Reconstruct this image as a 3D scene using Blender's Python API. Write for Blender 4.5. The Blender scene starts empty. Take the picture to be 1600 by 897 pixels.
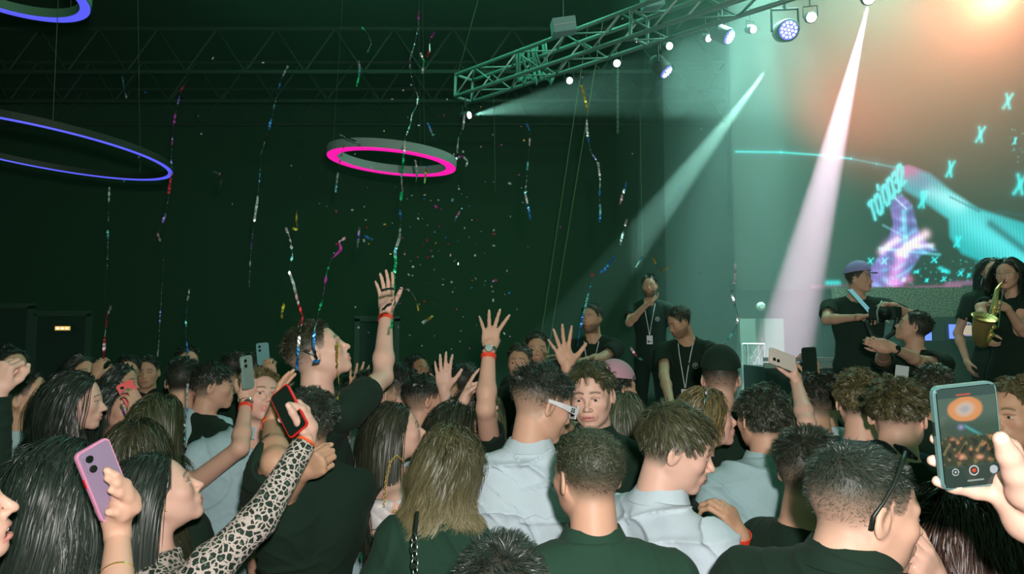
import bpy, bmesh, math, random
import numpy as np
from math import sin, cos, pi, radians as rad
from mathutils import Vector, Matrix

# ------------------------------------------------------------------ camera, world, exposure
SC = bpy.context.scene
COL = SC.collection
FPX, CAMZ, PITCH = 1067.0, 2.0, rad(4.4)
cam_data = bpy.data.cameras.new('camera')
cam_data.sensor_width = 36.0
cam_data.lens = 36.0 * FPX / 1600.0
cam_data.clip_start = 0.05
cam = bpy.data.objects.new('camera', cam_data)
COL.objects.link(cam)
cam.location = (0, 0, CAMZ)
cam.rotation_euler = (pi / 2 + PITCH, 0, 0)
SC.camera = cam
SC.view_settings.view_transform = 'Standard'
SC.view_settings.look = 'None'
SC.view_settings.gamma = 1.0
SC.view_settings.use_curve_mapping = False
SC.view_settings.exposure = 0.0
SC.cycles.max_bounces = 5
SC.cycles.diffuse_bounces = 2
SC.cycles.glossy_bounces = 2
SC.cycles.transmission_bounces = 3
SC.cycles.volume_bounces = 0
SC.cycles.transparent_max_bounces = 8
SC.cycles.sample_clamp_indirect = 4.0

world = bpy.data.worlds.new('green_ambient_fill')
SC.world = world
world.use_nodes = True
world.node_tree.nodes['Background'].inputs[0].default_value = (0.20, 0.62, 0.32, 1)  # even green ambient light, added to lift the dark parts
world.node_tree.nodes['Background'].inputs[1].default_value = 0.29

CF = Vector((0, cos(PITCH), sin(PITCH)))
CU = Vector((0, -sin(PITCH), cos(PITCH)))
CR = Vector((1, 0, 0))


def W(px, py, d):
    """point of the room seen at this place of the photograph, d metres along the view axis"""
    px, py, d = float(px), float(py), float(d)
    return Vector((0, 0, CAMZ)) + d * (CF + (px - 800) / FPX * CR + (448.5 - py) / FPX * CU)


def lamp(name, kind, loc, color, power, target=None, **kw):
    ld = bpy.data.lights.new(name, kind)
    ld.color = color
    ld.energy = power
    for k, v in kw.items():
        setattr(ld, k, v)
    o = bpy.data.objects.new(name, ld)
    COL.objects.link(o)
    o.location = loc
    if target is not None:
        o.rotation_euler = (Vector(target) - Vector(loc)).to_track_quat('-Z', 'Y').to_euler()
    return o


# the flash on the camera, with a soft falloff
flash = lamp('camera_flash', 'SPOT', (0.08, -0.10, CAMZ + 0.16), (1.0, 0.95, 0.90), 1.0,
             target=(0.15, 10, 2.0), spot_size=rad(130), spot_blend=0.6, shadow_soft_size=0.03)
flash.data.use_nodes = True
nt = flash.data.node_tree
em = nt.nodes['Emission']
fo = nt.nodes.new('ShaderNodeLightFalloff')
fo.inputs['Strength'].default_value = 45.0
fo.inputs['Smooth'].default_value = 0.0
fq = nt.nodes.new('ShaderNodeLightFalloff')
fq.inputs['Strength'].default_value = 100.0
fa = nt.nodes.new('ShaderNodeMath')
nt.links.new(fo.outputs['Linear'], fa.inputs[0])
nt.links.new(fq.outputs['Quadratic'], fa.inputs[1])
nt.links.new(fa.outputs[0], em.inputs['Strength'])

# stage lamps with beams in the haze, and added haze fills
B1 = W(1356, 10, 7.5)
lamp('beam_lamp', 'SPOT', B1, (1.0, 0.52, 0.72), 72000, target=W(1222, 560, 7.2), spot_size=rad(9.6), spot_blend=0.5, shadow_soft_size=0.012)
B2 = W(1196, 112, 8.4)
lamp('beam_lamp', 'SPOT', B2, (0.62, 1.0, 0.92), 13000, target=W(985, 388, 8.3), spot_size=rad(10.0), spot_blend=0.4, shadow_soft_size=0.02)
B3 = W(741, 179, 9.5)
lamp('beam_lamp', 'SPOT', B3, (0.60, 1.0, 0.92), 15000, target=W(1330, 78, 4.9), spot_size=rad(11.5), spot_blend=0.4, shadow_soft_size=0.02)
lamp('cyan_haze_fill', 'SPOT', W(1190, -160, 8.2), (0.55, 1.0, 0.92), 5500, target=W(1175, 520, 8.0), spot_size=rad(42), spot_blend=1.0, shadow_soft_size=0.1)  # unseen spot added to brighten the haze at mid stage
lamp('orange_wash_lamp', 'SPOT', W(1560, -10, 7.0), (1.0, 0.22, 0.13), 5000, target=W(1500, 20, 9.6), spot_size=rad(118), spot_blend=1.0, shadow_soft_size=0.1)
lamp('green_haze_fill', 'AREA', (4.6, 7.4, 7.25), (0.42, 1.0, 0.78), 290, target=(3.8, 8.0, 0), shape='RECTANGLE', size=4.5, size_y=2.0)  # added area light out of view, lifts the green haze over the stage
lamp('green_haze_fill', 'AREA', (-0.8, 8.7, 7.25), (0.20, 1.0, 0.62), 110, target=(-0.8, 8.9, 0), shape='RECTANGLE', size=6.0, size_y=1.0)  # second added source, unseen, for the green glow around the truss end

# ------------------------------------------------------------------ materials
MATS = {}


def mat(name, col=(0.5, 0.5, 0.5), rough=0.6, metal=0.0, emit=None, estr=0.0, spec=0.5, attr=False, bump=None, alpha=1.0, sheen=0.0, sss=0.0, pattern=None, eattr=False):
    if name in MATS:
        return MATS[name]
    m = bpy.data.materials.new(name)
    m.use_nodes = True
    t = m.node_tree
    b = t.nodes['Principled BSDF']
    b.inputs['Base Color'].default_value = (*col, 1)
    b.inputs['Roughness'].default_value = rough
    b.inputs['Metallic'].default_value = metal
    b.inputs['Specular IOR Level'].default_value = spec
    if sheen:
        b.inputs['Sheen Weight'].default_value = sheen
    if sss:
        b.inputs['Subsurface Weight'].default_value = sss
        b.inputs['Subsurface Radius'].default_value = (0.012, 0.005, 0.003)
        b.inputs['Subsurface Scale'].default_value = 1.0
    if emit:
        b.inputs['Emission Color'].default_value = (*emit, 1)
        b.inputs['Emission Strength'].default_value = estr
    if attr:
        a = t.nodes.new('ShaderNodeVertexColor')
        a.layer_name = 'col'
        t.links.new(a.outputs[0], b.inputs['Base Color'])
    if eattr:
        a = t.nodes.new('ShaderNodeVertexColor')
        a.layer_name = 'col'
        t.links.new(a.outputs[0], b.inputs['Emission Color'])
        b.inputs['Emission Strength'].default_value = estr
    if bump:
        sc_, st_, di_ = bump
        n = t.nodes.new('ShaderNodeTexNoise')
        n.inputs['Scale'].default_value = sc_
        n.inputs['Detail'].default_value = 3
        tc = t.nodes.new('ShaderNodeTexCoord')
        t.links.new(tc.outputs['Object'], n.inputs['Vector'])
        bp = t.nodes.new('ShaderNodeBump')
        bp.inputs['Strength'].default_value = st_
        bp.inputs['Distance'].default_value = di_
        t.links.new(n.outputs[0], bp.inputs['Height'])
        t.links.new(bp.outputs[0], b.inputs['Normal'])
    if pattern:
        pattern(t, b)
    MATS[name] = m
    return m


def pat_leopard(t, b):
    tc = t.nodes.new('ShaderNodeTexCoord')
    v = t.nodes.new('ShaderNodeTexVoronoi')
    v.inputs['Scale'].default_value = 62
    v.feature = 'DISTANCE_TO_EDGE'
    v2 = t.nodes.new('ShaderNodeTexVoronoi')
    v2.inputs['Scale'].default_value = 62
    n = t.nodes.new('ShaderNodeTexNoise')
    n.inputs['Scale'].default_value = 60
    mx = t.nodes.new('ShaderNodeMixRGB')
    mx.inputs[0].default_value = 0.012
    t.links.new(tc.outputs['Object'], n.inputs['Vector'])
    t.links.new(tc.outputs['Object'], mx.inputs[1])
    t.links.new(n.outputs[1], mx.inputs[2])
    t.links.new(mx.outputs[0], v.inputs['Vector'])
    t.links.new(mx.outputs[0], v2.inputs['Vector'])
    r = t.nodes.new('ShaderNodeValToRGB')      # light net between the rosettes
    r.color_ramp.elements[0].position = 0.085
    r.color_ramp.elements[0].color = (0.62, 0.52, 0.48, 1)
    r.color_ramp.elements[1].position = 0.13
    r.color_ramp.elements[1].color = (0.012, 0.03, 0.02, 1)
    t.links.new(v.outputs['Distance'], r.inputs[0])
    r2 = t.nodes.new('ShaderNodeValToRGB')     # greenish grey heart of each rosette
    r2.color_ramp.elements[0].position = 0.16
    r2.color_ramp.elements[0].color = (0.085, 0.17, 0.11, 1)
    r2.color_ramp.elements[1].position = 0.24
    r2.color_ramp.elements[1].color = (0, 0, 0, 1)
    t.links.new(v2.outputs['Distance'], r2.inputs[0])
    ad = t.nodes.new('ShaderNodeMixRGB')
    ad.blend_type = 'LIGHTEN'
    ad.inputs[0].default_value = 1
    t.links.new(r.outputs[0], ad.inputs[1])
    t.links.new(r2.outputs[0], ad.inputs[2])
    t.links.new(ad.outputs[0], b.inputs['Base Color'])


def pat_blue(t, b):
    tc = t.nodes.new('ShaderNodeTexCoord')
    v = t.nodes.new('ShaderNodeTexNoise')
    v.inputs['Scale'].default_value = 22
    v.inputs['Distortion'].default_value = 2.0
    r = t.nodes.new('ShaderNodeValToRGB')
    r.color_ramp.elements[0].position = 0.46
    r.color_ramp.elements[0].color = (0.01, 0.10, 0.18, 1)
    r.color_ramp.elements[1].position = 0.54
    r.color_ramp.elements[1].color = (0.35, 0.62, 0.70, 1)
    t.links.new(tc.outputs['Object'], v.inputs['Vector'])
    t.links.new(v.outputs[0], r.inputs[0])
    t.links.new(r.outputs[0], b.inputs['Base Color'])


M_SKIN = mat('skin', rough=0.5, attr=True, spec=0.35, bump=(350, 0.12, 0.001))
M_HAIR = mat('hair', rough=0.42, attr=True, spec=0.6)
M_BLACK = mat('black_cloth', (0.011, 0.028, 0.018), 0.9, spec=0.2, bump=(500, 0.2, 0.001), sheen=0.02)
M_DKGREEN = mat('dark_green_cloth', (0.022, 0.062, 0.040), 0.9, spec=0.2, bump=(600, 0.3, 0.001), sheen=0.03)
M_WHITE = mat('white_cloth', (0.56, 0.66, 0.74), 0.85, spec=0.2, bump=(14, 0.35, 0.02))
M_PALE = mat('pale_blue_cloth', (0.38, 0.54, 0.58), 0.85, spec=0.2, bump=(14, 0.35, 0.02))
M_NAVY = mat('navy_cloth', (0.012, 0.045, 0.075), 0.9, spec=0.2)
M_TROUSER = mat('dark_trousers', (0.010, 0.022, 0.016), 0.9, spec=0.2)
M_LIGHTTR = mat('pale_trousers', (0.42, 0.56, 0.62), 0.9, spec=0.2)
M_SHOE = mat('shoe_leather', (0.012, 0.016, 0.014), 0.5)
M_LEO = mat('leopard_cloth', rough=0.8, pattern=pat_leopard)
M_FLORAL = mat('blue_floral_cloth', rough=0.8, pattern=pat_blue)
M_RED = mat('red_paper', (0.95, 0.07, 0.03), 0.5)
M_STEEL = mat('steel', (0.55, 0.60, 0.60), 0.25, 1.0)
M_GOLD = mat('gold', (0.95, 0.66, 0.26), 0.38, 0.85)
M_PLBLACK = mat('black_plastic', (0.012, 0.02, 0.016), 0.4)
M_PLWHITE = mat('white_plastic', (0.72, 0.72, 0.76), 0.4)
M_PLPINK = mat('pink_plastic', (0.72, 0.30, 0.48), 0.4)
M_PINKBACK = mat('phone_back_mauve', (0.30, 0.22, 0.34), 0.3)
M_PLRED = mat('red_plastic', (0.80, 0.02, 0.02), 0.35)
M_FOIL = mat('foil', rough=0.35, metal=0.6, attr=True)
M_DARKWALL = mat('black_wall_paint', (0.028, 0.072, 0.036), 0.95, spec=0.1, bump=(3, 0.2, 0.05))
M_FLOOR = mat('dark_floor', (0.02, 0.03, 0.025), 0.6, bump=(8, 0.1, 0.01))
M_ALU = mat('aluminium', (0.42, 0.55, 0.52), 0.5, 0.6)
M_FIX = mat('fixture_black', (0.02, 0.035, 0.03), 0.5)
M_EYE = mat('eye', rough=0.1, attr=True)
M_SCREENGLASS = mat('dark_glass', (0.008, 0.014, 0.012), 0.08)
M_TOOTH = mat('tooth', (0.8, 0.76, 0.7), 0.3)


# ------------------------------------------------------------------ object helpers
def tag(o, label=None, cat=None, group=None, kind=None):
    if label: o['label'] = label
    if cat: o['category'] = cat
    if group: o['group'] = group
    if kind: o['kind'] = kind
    return o


def empty(name, loc, label=None, cat=None, group=None, rz=0.0):
    o = bpy.data.objects.new(name, None)
    COL.objects.link(o)
    o.location = loc
    o.rotation_euler[2] = rz
    o.empty_display_size = 0.1
    return tag(o, label, cat, group)


def mkmesh(name, V, Q, m, parent=None, col=None, smooth=True, origin=None, T=None):
    """V: n x 3 world coordinates, Q: quads, T: triangles"""
    me = bpy.data.meshes.new(name)
    V = np.asarray(V, dtype=np.float32)
    if parent is not None and origin is None:
        origin = parent.location
    if origin is not None:
        V = V - np.array(origin, dtype=np.float32)
    me.vertices.add(len(V))
    me.vertices.foreach_set('co', V.ravel())
    Q = np.asarray(Q, dtype=np.int32).reshape(-1, 4) if Q is not None and len(Q) else np.zeros((0, 4), np.int32)
    Tr = np.asarray(T, dtype=np.int32).reshape(-1, 3) if T is not None and len(T) else np.zeros((0, 3), np.int32)
    loops = np.concatenate([Q.ravel(), Tr.ravel()])
    me.loops.add(len(loops))
    me.loops.foreach_set('vertex_index', loops)
    nq, nt_ = len(Q), len(Tr)
    me.polygons.add(nq + nt_)
    st = np.concatenate([np.arange(nq) * 4, nq * 4 + np.arange(nt_) * 3]).astype(np.int32)
    me.polygons.foreach_set('loop_start', st)
    me.polygons.foreach_set('use_smooth', np.full(nq + nt_, smooth))
    me.update(calc_edges=True)
    if col is not None:
        a = me.color_attributes.new('col', 'FLOAT_COLOR', 'POINT')
        c = np.ones((len(V), 4), dtype=np.float32)
        c[:, :3] = col
        a.data.foreach_set('color', c.ravel())
    if isinstance(m, (list, tuple)):
        for x in m: me.materials.append(x)
    else:
        me.materials.append(m)
    o = bpy.data.objects.new(name, me)
    COL.objects.link(o)
    if parent is not None:
        o.parent = parent
    elif origin is not None:
        o.location = origin
    return o


class MB:
    """collects simple shapes into one mesh"""

    def __init__(self):
        self.v, self.f = [], []

    def add(self, vs, fs):
        b = len(self.v)
        self.v += [tuple(v) for v in vs]
        self.f += [tuple(b + i for i in f) for f in fs]

    def box(self, c, s, R=None):
        c = Vector(c)
        vs = []
        for x in (-1, 1):
            for y in (-1, 1):
                for z in (-1, 1):
                    p = Vector((x * s[0] / 2, y * s[1] / 2, z * s[2] / 2))
                    vs.append(c + (R @ p if R else p))
        self.add(vs, [(0, 1, 3, 2), (4, 6, 7, 5), (0, 4, 5, 1), (2, 3, 7, 6), (0, 2, 6, 4), (1, 5, 7, 3)])

    def tube(self, pts, r, n=8, cap=True):
        pts = [Vector(p) for p in pts]
        rs = r if isinstance(r, (list, tuple)) else [r] * len(pts)
        vs, fs = [], []
        ref = None
        for i, p in enumerate(pts):
            t = (pts[min(i + 1, len(pts) - 1)] - pts[max(i - 1, 0)]).normalized()
            if ref is None:
                ref = t.orthogonal().normalized()
            ref = (ref - t * ref.dot(t)).normalized()
            b = t.cross(ref)
            for k in range(n):
                a = 2 * pi * k / n
                vs.append(p + (ref * cos(a) + b * sin(a)) * rs[i])
        for i in range(len(pts) - 1):
            for k in range(n):
                fs.append((i * n + k, i * n + (k + 1) % n, (i + 1) * n + (k + 1) % n, (i + 1) * n + k))
        if cap:
            fs.append(tuple(range(n))[::-1])
            fs.append(tuple((len(pts) - 1) * n + k for k in range(n)))
        self.add(vs, fs)

    def lathe(self, prof, o, axis, n=24):
        """prof: (r, h) along the axis from o"""
        axis = Vector(axis).normalized()
        x = axis.orthogonal().normalized()
        y = axis.cross(x)
        vs, fs = [], []
        for (r, h) in prof:
            for k in range(n):
                a = 2 * pi * k / n
                vs.append(Vector(o) + axis * h + (x * cos(a) + y * sin(a)) * r)
        for i in range(len(prof) - 1):
            for k in range(n):
                fs.append((i * n + k, i * n + (k + 1) % n, (i + 1) * n + (k + 1) % n, (i + 1) * n + k))
        fs.append(tuple(range(n))[::-1])
        fs.append(tuple((len(prof) - 1) * n + k for k in range(n)))
        self.add(vs, fs)

    def prism(self, outline, c, X, Y, Z, th):
        """outline (a, b) in X, Y; thickness th along Z, centred"""
        c, X, Y, Z = Vector(c), Vector(X), Vector(Y), Vector(Z)
        n = len(outline)
        vs = [c + X * a + Y * b - Z * th / 2 for a, b in outline] + [c + X * a + Y * b + Z * th / 2 for a, b in outline]
        fs = [tuple(range(n))[::-1], tuple(range(n, 2 * n))]
        fs += [(k, (k + 1) % n, n + (k + 1) % n, n + k) for k in range(n)]
        self.add(vs, fs)

    def build(self, name, m, parent=None, smooth=False, origin=None, bevel=0.0):
        me = bpy.data.meshes.new(name)
        org = Vector(parent.location) if parent is not None else (Vector(origin) if origin is not None else Vector((0, 0, 0)))
        me.from_pydata([tuple(Vector(v) - org) for v in self.v], [], self.f)
        bm = bmesh.new()
        bm.from_mesh(me)
        bmesh.ops.recalc_face_normals(bm, faces=bm.faces)
        if bevel:
            bmesh.ops.bevel(bm, geom=[e for e in bm.edges if len(e.link_faces) == 2 and e.calc_face_angle() > 0.6], offset=bevel, segments=2, affect='EDGES')
        bm.to_mesh(me)
        bm.free()
        if smooth:
            me.shade_smooth()
        me.materials.append(m)
        o = bpy.data.objects.new(name, me)
        COL.objects.link(o)
        if parent is not None:
            o.parent = parent
        else:
            o.location = org
        return o


def rrect(w, h, r, n=5):
    out = []
    for cx, cy, a0 in ((w / 2 - r, h / 2 - r, 0), (-w / 2 + r, h / 2 - r, 90), (-w / 2 + r, -h / 2 + r, 180), (w / 2 - r, -h / 2 + r, 270)):
        for k in range(n + 1):
            a = rad(a0 + 90 * k / n)
            out.append((cx + r * cos(a), cy + r * sin(a)))
    return out


# ------------------------------------------------------------------ implicit surfaces
F32 = np.float32


def v3(p): return np.array(p, dtype=F32)


def cap_(a, b, ra, rb=None, k=0.02, op='u'): return ('c', v3(a), v3(b), ra, ra if rb is None else rb, k, op)
def ell_(c, r, R=None, k=0.02, op='u'): return ('e', v3(c), v3(r), np.eye(3, dtype=F32) if R is None else np.array(R, dtype=F32), 0, k, op)
def cyl_(a, b, r, k=0.0, op='s'): return ('y', v3(a), v3(b), r, 0, k, op)
def pln_(p, n, k=0.0): return ('p', v3(p), v3(n), 0, 0, k, 'i')


def prim_d(P, X):
    t = P[0]
    if t == 'c':
        a, b = P[1], P[2]
        ba = b - a
        pa = X - a
        h = np.clip((pa @ ba) / max(float(ba @ ba), 1e-9), 0, 1)
        return np.sqrt(((pa - h[..., None] * ba) ** 2).sum(-1)) - (P[3] + (P[4] - P[3]) * h)
    if t == 'e':
        q = (X - P[1]) @ P[3]
        k0 = np.sqrt(((q / P[2]) ** 2).sum(-1)) + 1e-6
        k1 = np.sqrt(((q / P[2] ** 2) ** 2).sum(-1)) + 1e-6
        return k0 * (k0 - 1) / k1
    if t == 'y':
        a, b = P[1], P[2]
        ba = b - a
        L = float(np.sqrt(ba @ ba))
        u = ba / L
        pa = X - a
        h = pa @ u
        rr = np.sqrt(np.maximum((pa ** 2).sum(-1) - h * h, 0))
        return np.maximum(rr - P[3], np.maximum(-h, h - L))
    return (X - P[1]) @ P[2]


def comb_d(D, d, k, op):
    if op == 's': d = -d
    if op == 'u':
        if k <= 0: return np.minimum(D, d)
        h = np.clip(0.5 + 0.5 * (D - d) / k, 0, 1)
        return D + (d - D) * h - k * h * (1 - h)
    if k <= 0: return np.maximum(D, d)
    h = np.clip(0.5 - 0.5 * (D - d) / k, 0, 1)
    return D + (d - D) * h + k * h * (1 - h)


def extract(prims, h, disp=None, pad=0.02):
    lo, hi = [], []
    for P in prims:
        if P[-1] != 'u': continue
        if P[0] == 'c':
            r = max(P[3], P[4])
            lo.append(np.minimum(P[1], P[2]) - r); hi.append(np.maximum(P[1], P[2]) + r)
        else:
            e = np.abs(P[3]) @ P[2]
            lo.append(P[1] - e); hi.append(P[1] + e)
    lo = np.min(lo, 0) - pad - 2 * h
    hi = np.max(hi, 0) + pad + 2 * h
    B = 8
    nb = np.ceil((hi - lo) / (B * h)).astype(int)
    g = [lo[i] + (np.arange(nb[i]) + 0.5) * B * h - h / 2 for i in range(3)]
    C = np.stack(np.meshgrid(*g, indexing='ij'), -1).reshape(-1, 3).astype(F32)
    hd = B * h * 0.87
    D = np.full(len(C), 10.0, dtype=F32)
    pds = []
    for P in prims:
        d = prim_d(P, C)
        pds.append(d)
        D = comb_d(D, d, P[5], P[6])
    keep = np.abs(D) < hd * 1.35 + 0.012 + h
    idx = np.nonzero(keep)[0]
    V = np.where(D < 0, F32(-1), F32(1)).reshape(nb)
    V = V.repeat(B, 0).repeat(B, 1).repeat(B, 2)
    bi = np.stack(np.unravel_index(idx, nb), -1)
    o = np.stack(np.meshgrid(*[np.arange(B)] * 3, indexing='ij'), -1).reshape(-1, 3)
    gi = bi[:, None, :] * B + o[None]
    X = (lo + gi * h).astype(F32)
    E = np.full(X.shape[:2], 10.0, dtype=F32)
    Dk = D[idx]
    for P, pd in zip(prims, pds):
        pdk = pd[idx]
        if P[6] == 'u': s = pdk < np.abs(Dk) + 2.4 * hd + P[5] + 0.02
        elif P[6] == 's': s = pdk < 1.5 * hd + P[5] + 0.02
        else: s = pdk > -1.5 * hd - P[5] - 0.02
        s = np.nonzero(s)[0]
        if len(s): E[s] = comb_d(E[s], prim_d(P, X[s]), P[5], P[6])
    if disp is not None: E = E + disp(X)
    V[gi[..., 0], gi[..., 1], gi[..., 2]] = E
    S = V < 0
    a = S.astype(np.uint8)
    a = a[:-1] + a[1:]; a = a[:, :-1] + a[:, 1:]; a = a[:, :, :-1] + a[:, :, 1:]
    act = np.stack(np.nonzero((a > 0) & (a < 8)), -1)
    I = np.full(a.shape, -1, dtype=np.int32)
    I[act[:, 0], act[:, 1], act[:, 2]] = np.arange(len(act))
    acc = np.zeros((len(act), 3), dtype=np.float64); cnt = np.zeros(len(act))
    cor = [(x, y, z) for x in (0, 1) for y in (0, 1) for z in (0, 1)]
    val = {c: V[act[:, 0] + c[0], act[:, 1] + c[1], act[:, 2] + c[2]] for c in cor}
    for c in cor:
        for ax in range(3):
            if c[ax]: continue
            e = list(c); e[ax] = 1; e = tuple(e)
            v0, v1 = val[c], val[e]
            m = (v0 < 0) != (v1 < 0)
            t = v0[m] / (v0[m] - v1[m])
            p = np.repeat(np.array([c], dtype=float), m.sum(), 0)
            p[:, ax] += t
            acc[m] += p; cnt[m] += 1
    pos = lo + (act + acc / cnt[:, None]) * h
    Q = []
    for ax in range(3):
        sl0 = [slice(1, -1)] * 3; sl1 = [slice(1, -1)] * 3
        sl0[ax] = slice(0, -1); sl1[ax] = slice(1, None)
        s0, s1 = S[tuple(sl0)], S[tuple(sl1)]
        e = np.stack(np.nonzero(s0 != s1), -1)
        fl = s0[e[:, 0], e[:, 1], e[:, 2]]
        off = np.array([1, 1, 1]); off[ax] = 0
        e = e + off
        b_, c_ = [(1, 2), (2, 0), (0, 1)][ax]
        def ci(db, dc):
            q = e.copy(); q[:, b_] += db; q[:, c_] += dc
            return I[q[:, 0], q[:, 1], q[:, 2]]
        q = np.stack([ci(-1, -1), ci(0, -1), ci(0, 0), ci(-1, 0)], -1)
        q[~fl] = q[~fl][:, ::-1]
        Q.append(q)
    Q = np.concatenate(Q)
    Q = Q[(Q >= 0).all(1)]
    return pos.astype(F32), Q


def sstep(a, b, x):
    t = np.clip((x - a) / (b - a), 0, 1)
    return t * t * (3 - 2 * t)


# ------------------------------------------------------------------ people
def frame(yaw, pitch=0.0, roll=0.0):
    """columns right, forward, up; yaw 0 looks away from the camera, 90 to the right of the picture, 180 at the camera"""
    y, p, r = rad(yaw), rad(pitch), rad(roll)
    f0 = np.array([sin(y), cos(y), 0]); r0 = np.array([cos(y), -sin(y), 0]); u0 = np.array([0, 0, 1.0])
    f = f0 * cos(p) + u0 * sin(p); u = u0 * cos(p) - f0 * sin(p)
    r1 = r0 * cos(r) - u * sin(r); u1 = u * cos(r) + r0 * sin(r)
    return np.stack([r1, f, u1], 1)


def head_prims(H, R, s, fem=False, mouth=0.0, fat=0.0):
    P = lambda x, y, z: H + R @ (np.array([x, y, z]) * s)
    w = 0.94 if fem else 1.0
    L = []
    e = lambda c, r, k=0.02, op='u', RR=None: L.append(ell_(P(*c), np.array(r) * s, R if RR is None else R @ RR, k * s, op))
    c = lambda a, b, ra, rb=None, k=0.015, op='u': L.append(cap_(P(*a), P(*b), ra * s, None if rb is None else rb * s, k * s, op))
    e((0, -0.014, 0.035), (0.077 * w, 0.098, 0.086))
    e((0, 0.030, -0.015), (0.066 * w, 0.062, 0.088), 0.03)
    e((0, 0.025, -0.062), ((0.054 + fat) * w, 0.052, 0.045), 0.03)
    for sx in (-1, 1):
        c((sx * 0.054 * w, -0.005, -0.040), (sx * 0.016, 0.066, -0.098), 0.016 + fat, 0.012, 0.022)
        e((sx * 0.042 * w, 0.060, -0.022), (0.022, 0.020, 0.020), 0.022)
        c((sx * 0.044 * w, 0.070, 0.018), (sx * 0.012, 0.086, 0.014), 0.009 if fem else 0.011, None, 0.014)
    e((0, 0.072, -0.096), (0.020, 0.017, 0.016), 0.02)
    for sx in (-1, 1):
        e((sx * 0.031, 0.100, -0.002), (0.016, 0.016, 0.012), 0.012, 's')
        e((sx * 0.031, 0.076, -0.002), (0.0155, 0.0125, 0.0125), 0.004)
    c((0, 0.086, 0.008), (0, 0.108, -0.028), 0.0065, 0.0085, 0.010)
    e((0, 0.110, -0.034), (0.0095, 0.010, 0.0085), 0.008)
    for sx in (-1, 1):
        e((sx * 0.011, 0.098, -0.037), (0.0075, 0.010, 0.007), 0.006)
    e((0, 0.084, -0.062), (0.030, 0.014, 0.020), 0.014)
    if mouth > 0:
        e((0, 0.100, -0.068 - mouth * 0.3), (0.021, 0.020, mouth * 0.75), 0.004, 's')
    e((0, 0.094, -0.060), (0.021, 0.009, 0.0055), 0.006)
    e((0, 0.092, -0.0715 - mouth), (0.018, 0.009, 0.0065), 0.006)
    if mouth <= 0: e((0, 0.108, -0.0657), (0.022, 0.012, 0.0016), 0.003, 's')
    for sx in (-1, 1):
        a = rad(22) * sx
        RR = np.array([[cos(a), -sin(a), 0], [sin(a), cos(a), 0], [0, 0, 1]])
        b = rad(-12)
        RR = RR @ np.array([[1, 0, 0], [0, cos(b), -sin(b)], [0, sin(b), cos(b)]])
        e((sx * 0.080 * w, -0.010, -0.006), (0.0075, 0.019, 0.032), 0.006, 'u', RR)
        e((sx * 0.087 * w, -0.005, 0.000), (0.0065, 0.0105, 0.019), 0.005, 's', RR)
    return L


def hairline(x, y):
    """height in head space above which hair grows"""
    back = -0.062
    ax = np.abs(x)
    h = np.where(y < -0.035, back + (y + 0.035) * 0.05, 0.0)
    h = np.where((y >= -0.035) & (y < 0.012), back + (y + 0.035) / 0.047 * (0.098), h)
    h = np.where((y >= 0.012) & (y < 0.035), 0.008, h)
    h = np.where(y >= 0.035, 0.008 + (y - 0.035) / 0.035 * 0.072, h)
    return np.minimum(h, 0.088)


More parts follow.
